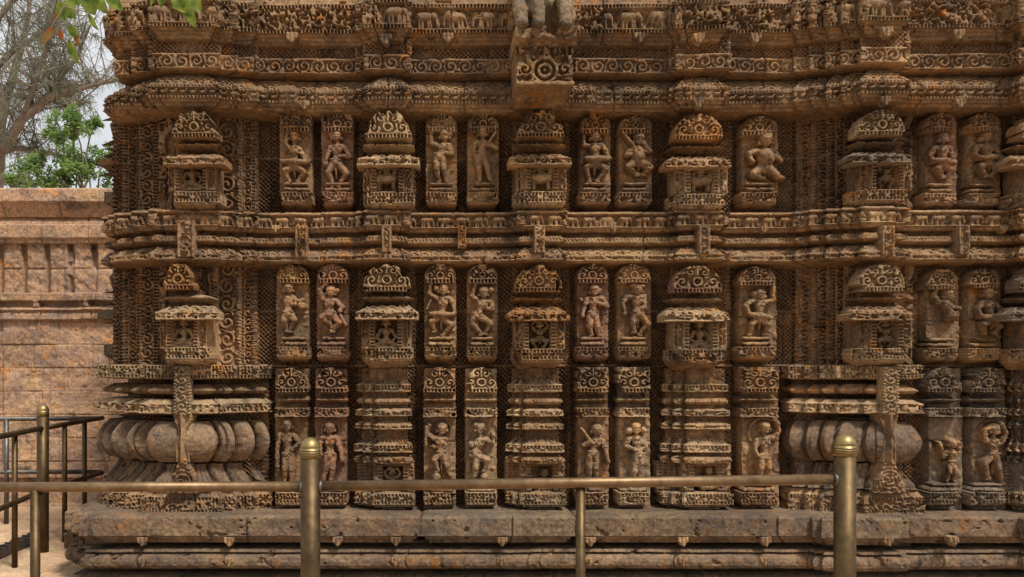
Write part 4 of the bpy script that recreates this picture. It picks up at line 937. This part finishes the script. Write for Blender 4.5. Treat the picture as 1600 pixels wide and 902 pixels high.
mains = [([q(-10, 250), q(10, 225, -.3), q(35, 185, -.5), q(75, 152, -.6), q(115, 140, -.4), q(165, 128, -.3), q(200, 122)], .17, .045),
         ([q(0, 238), q(25, 232), q(60, 236, .3), q(90, 243, .5)], .10, .03), ([q(75, 152, -.6), q(95, 120), q(120, 90), q(140, 40)], .09, .03),
         ([q(-6, 235), q(10, 150, .5), q(30, 90, .6), q(45, 20, .8), q(50, -60, 1)], .14, .04), ([q(-20, 120), q(20, 80), q(60, 55), q(100, 20), q(150, -40)], .1, .03),
         ([q(35, 185, -.5), q(55, 130, -.9), q(70, 80, -1), q(85, 20, -1), q(90, -60, -1)], .08, .03), ([q(-30, 60), q(20, 0), q(80, -40), q(140, -90)], .1, .04),
         ([q(-12, 300), q(-60, 240), q(-130, 200), q(-200, 120)], .16, .04), ([q(-45, -60), q(20, -110), q(110, -150), q(190, -180)], .1, .03), ([q(75, 152, -.6), q(90, 162), q(110, 166), q(125, 160)], .05, .02)]
tips = []
for pts, r0, r1 in mains:
    limb(tv, tf, pts, r0, r1, 7)
    for i in range(len(pts)-1):
        for k in range(4): tips.append(pts[i].lerp(pts[i+1], rnd.random()))
twigs = []
for t0 in tips:
    for k in range(2):
        e_ = t0+Vector((rnd.uniform(-1.1, 1.1), rnd.uniform(-1.2, 1.2), rnd.uniform(-.3, 1.5)))
        pp = curve_pts(t0, e_, 5, .06, rnd); limb(tv, tf, pp, .025, .008, 4); twigs.append(pp)
        for j in range(2):
            s_ = pp[rnd.randrange(1, 5)]; e2 = s_+Vector((rnd.uniform(-.7, .7), rnd.uniform(-.6, .6), rnd.uniform(-.2, .8))); p2 = curve_pts(s_, e2, 4, .04, rnd); limb(tv, tf, p2, .012, .005, 3); twigs.append(p2)
mesh_of('trunk', tv, tf, bark, CT)
# needles: long thin drooping blades in tufts along twigs
nv = []; nf = []
for pp in twigs:
    for s_ in range(5):
        i = rnd.randrange(0, len(pp)-1); b0 = pp[i].lerp(pp[i+1], rnd.random())
        for k in range(3):
            L_ = rnd.uniform(.15, .42); d = Vector((rnd.uniform(-.6, .6), rnd.uniform(-.5, .5), rnd.uniform(-1, .35))).normalized()
            w_ = Vector((d.z, .2, -d.x)).normalized()*.0055; m_ = b0+d*L_*.55; e_ = b0+d*L_+Vector((0, 0, -.08))
            n0 = len(nv); nv += [b0-w_, b0+w_, m_+w_, m_-w_, e_]; nf += [[n0, n0+1, n0+2, n0+3], [n0+3, n0+2, n0+4]]
mesh_of('crown', nv, nf, lm1, CT, False)
def leaf_cluster(vs, fs, c_, rad, n, sz, rnd):
    for i in range(n):
        v = Vector((rnd.gauss(0, 1), rnd.gauss(0, 1), rnd.gauss(0, 1))); v = v.normalized()*rad*rnd.random()**.45; p_ = c_+v
        a_ = Vector((rnd.uniform(-1, 1), rnd.uniform(-1, 1), rnd.uniform(-.7, .3))).normalized(); b_ = a_.cross(Vector((rnd.uniform(-1, 1), rnd.uniform(-1, 1), 1))).normalized(); s_ = sz*rnd.uniform(.6, 1.3)
        n0 = len(vs); vs += [p_-a_*s_, p_+b_*s_*.42, p_+a_*s_, p_-b_*s_*.42]; fs.append([n0, n0+1, n0+2, n0+3])
def broad_tree(nm, px, ptop, dist, rpx, label, seed, lm, cl):
    rnd = random.Random(seed); o_ = at(px, 600, dist); o_.z = 0
    E = empty(nm, o_); tag(E, label, 'tree', 'trees beyond the enclosure wall')
    tv, tf, lv, lf = [], [], [], []
    top = at(px, ptop, dist)-o_; H = top.z
    limb(tv, tf, curve_pts(Vector((0, 0, 0)), Vector((0, 0, H*.75)), 7, .12, rnd), .13, .03, 9)
    for (cx_, cy_, rr_) in cl:
        c_ = at(cx_, cy_, dist)-o_+Vector((0, rnd.uniform(-.8, .8), 0)); rad = rr_*dist/F
        st_ = Vector((0, 0, max(.5, c_.z-1.4))); limb(tv, tf, curve_pts(st_, c_, 5, .08, rnd), .03, .012, 5)
        for k in range(9):
            d = Vector((rnd.gauss(0, 1), rnd.gauss(0, 1), rnd.gauss(0, .8))).normalized()*rad*rnd.uniform(.35, 1.05)
            limb(tv, tf, [c_, c_+d*.5, c_+d], .02, .008, 4)
            leaf_cluster(lv, lf, c_+d, rad*rnd.uniform(.3, .6), 58, .055, rnd)
    mesh_of('trunk', tv, tf, bark, E); mesh_of('crown', lv, lf, lm, E, False)
broad_tree('broadleaf_tree', 130, 170, 19, 60, 'bright green leafy tree rising between the casuarina and the temple corner', 5, lm2,
           [(125, 190, 22), (108, 215, 24), (140, 215, 22), (95, 238, 26), (125, 245, 26), (155, 240, 22), (75, 262, 24), (105, 268, 26), (135, 272, 28), (165, 268, 24), (62, 285, 24), (90, 292, 26), (120, 295, 28), (150, 195, 13), (190, 250, 30), (230, 260, 40), (100, 320, 40), (170, 330, 40)])
broad_tree('broadleaf_tree', 15, 245, 27, 60, 'dull green bushy tree low behind the wall at the left edge', 6, leafmat('dull_green_leaves', (.09, .12, .04), (.05, .07, .025)),
           [(10, 275, 26), (45, 285, 24), (-30, 270, 34), (70, 300, 24), (20, 320, 40)])
# overhanging branch near the camera
DN = 2.5
NB = empty('overhanging_branch', at(190, -40, DN)); tag(NB, 'green leafy twig hanging into the top left corner, one leaf turning red', 'branch')
O = Vector(NB.location)
def nq(px, py, dd=0): return at(px, py, DN+dd)-O
tv, tf = [], []
twl = [([nq(190, -40), nq(160, -5, .02), nq(140, 20, .03), nq(112, 42, .02), nq(104, 68, .0)], .0035, .0012), ([nq(140, 20, .03), nq(100, 10), nq(80, 42), nq(68, 55)], .0018, .001),
       ([nq(190, -40), nq(240, -20, .03), nq(285, -4, .05), nq(320, -15, .05)], .003, .002), ([nq(112, 42, .02), nq(125, 55), nq(122, 70)], .0015, .001), ([nq(160, -5, .02), nq(120, -8), nq(95, 5)], .002, .001)]
for pts, a_, b_ in twl: limb(tv, tf, pts, a_, b_, 6)
mesh_of('twig', tv, tf, bark, NB)
def leaf(px, py, qx, qy, wd, m_, dd=0, roll=0.):
    a_ = nq(px, py, dd); b_ = nq(qx, qy, dd+.01); d = b_-a_; L_ = d.length; d.normalize()
    sd3 = d.cross(Vector((0, 1, 0))).normalized(); nrm = Vector((0, -1, 0)); sd3 = (sd3*math.cos(roll)+nrm*math.sin(roll)).normalized(); nrm = d.cross(sd3)
    vs, fs = [], []; n = 11
    for i in range(n):
        t = i/(n-1); hwid = wd*DN/F*.5*(math.sin(math.pi*min(1, t*1.02)**.8)**.8+.02)*(1+.12*rnd.uniform(-1, 1))
        for j in (-1, -.5, 0, .5, 1):
            vs.append(a_+d*(L_*t)+sd3*hwid*j+nrm*(.004*abs(j)-.008*t*t))
    for i in range(n-1):
        for j in range(4): k = i*5+j; fs.append([k, k+1, k+6, k+5])
    return mesh_of('leaf', vs, fs, m_, NB)
for (a_, b_, c_, d_, wd, m_, rl) in ((95, 2, 100, 34, 22, lm3, .2), (104, 8, 118, 30, 20, lm3, .5), (112, 40, 118, 62, 16, lm3, 0), (86, 44, 62, 70, 15, lm4, .3), (95, 46, 97, 66, 12, lm4, .5), (108, 64, 122, 101, 16, lm3, .4),
     (135, -4, 148, 24, 24, lm3, .1), (150, -6, 168, 22, 22, lm3, .6), (165, -8, 192, 16, 18, lm3, .2), (140, 22, 152, 48, 13, lm3, .7), (100, -10, 125, 8, 22, lm3, .2), (122, -10, 145, 2, 26, lm3, .1),
     (270, -8, 290, 20, 22, lm3, .2), (288, -4, 304, 44, 22, lm3, .5), (296, -8, 314, 20, 18, lm3, 0), (255, -12, 250, 12, 16, lm3, .4), (245, -14, 234, 8, 12, lm3, .3), (118, 56, 124, 72, 9, lm4, .3), (92, 20, 82, 34, 10, lm4, .2)):
    leaf(a_, b_, c_, d_, wd, m_, rnd.uniform(-.05, .05), rl)
print('total verts', sum(len(m_.vertices) for m_ in bpy.data.meshes))
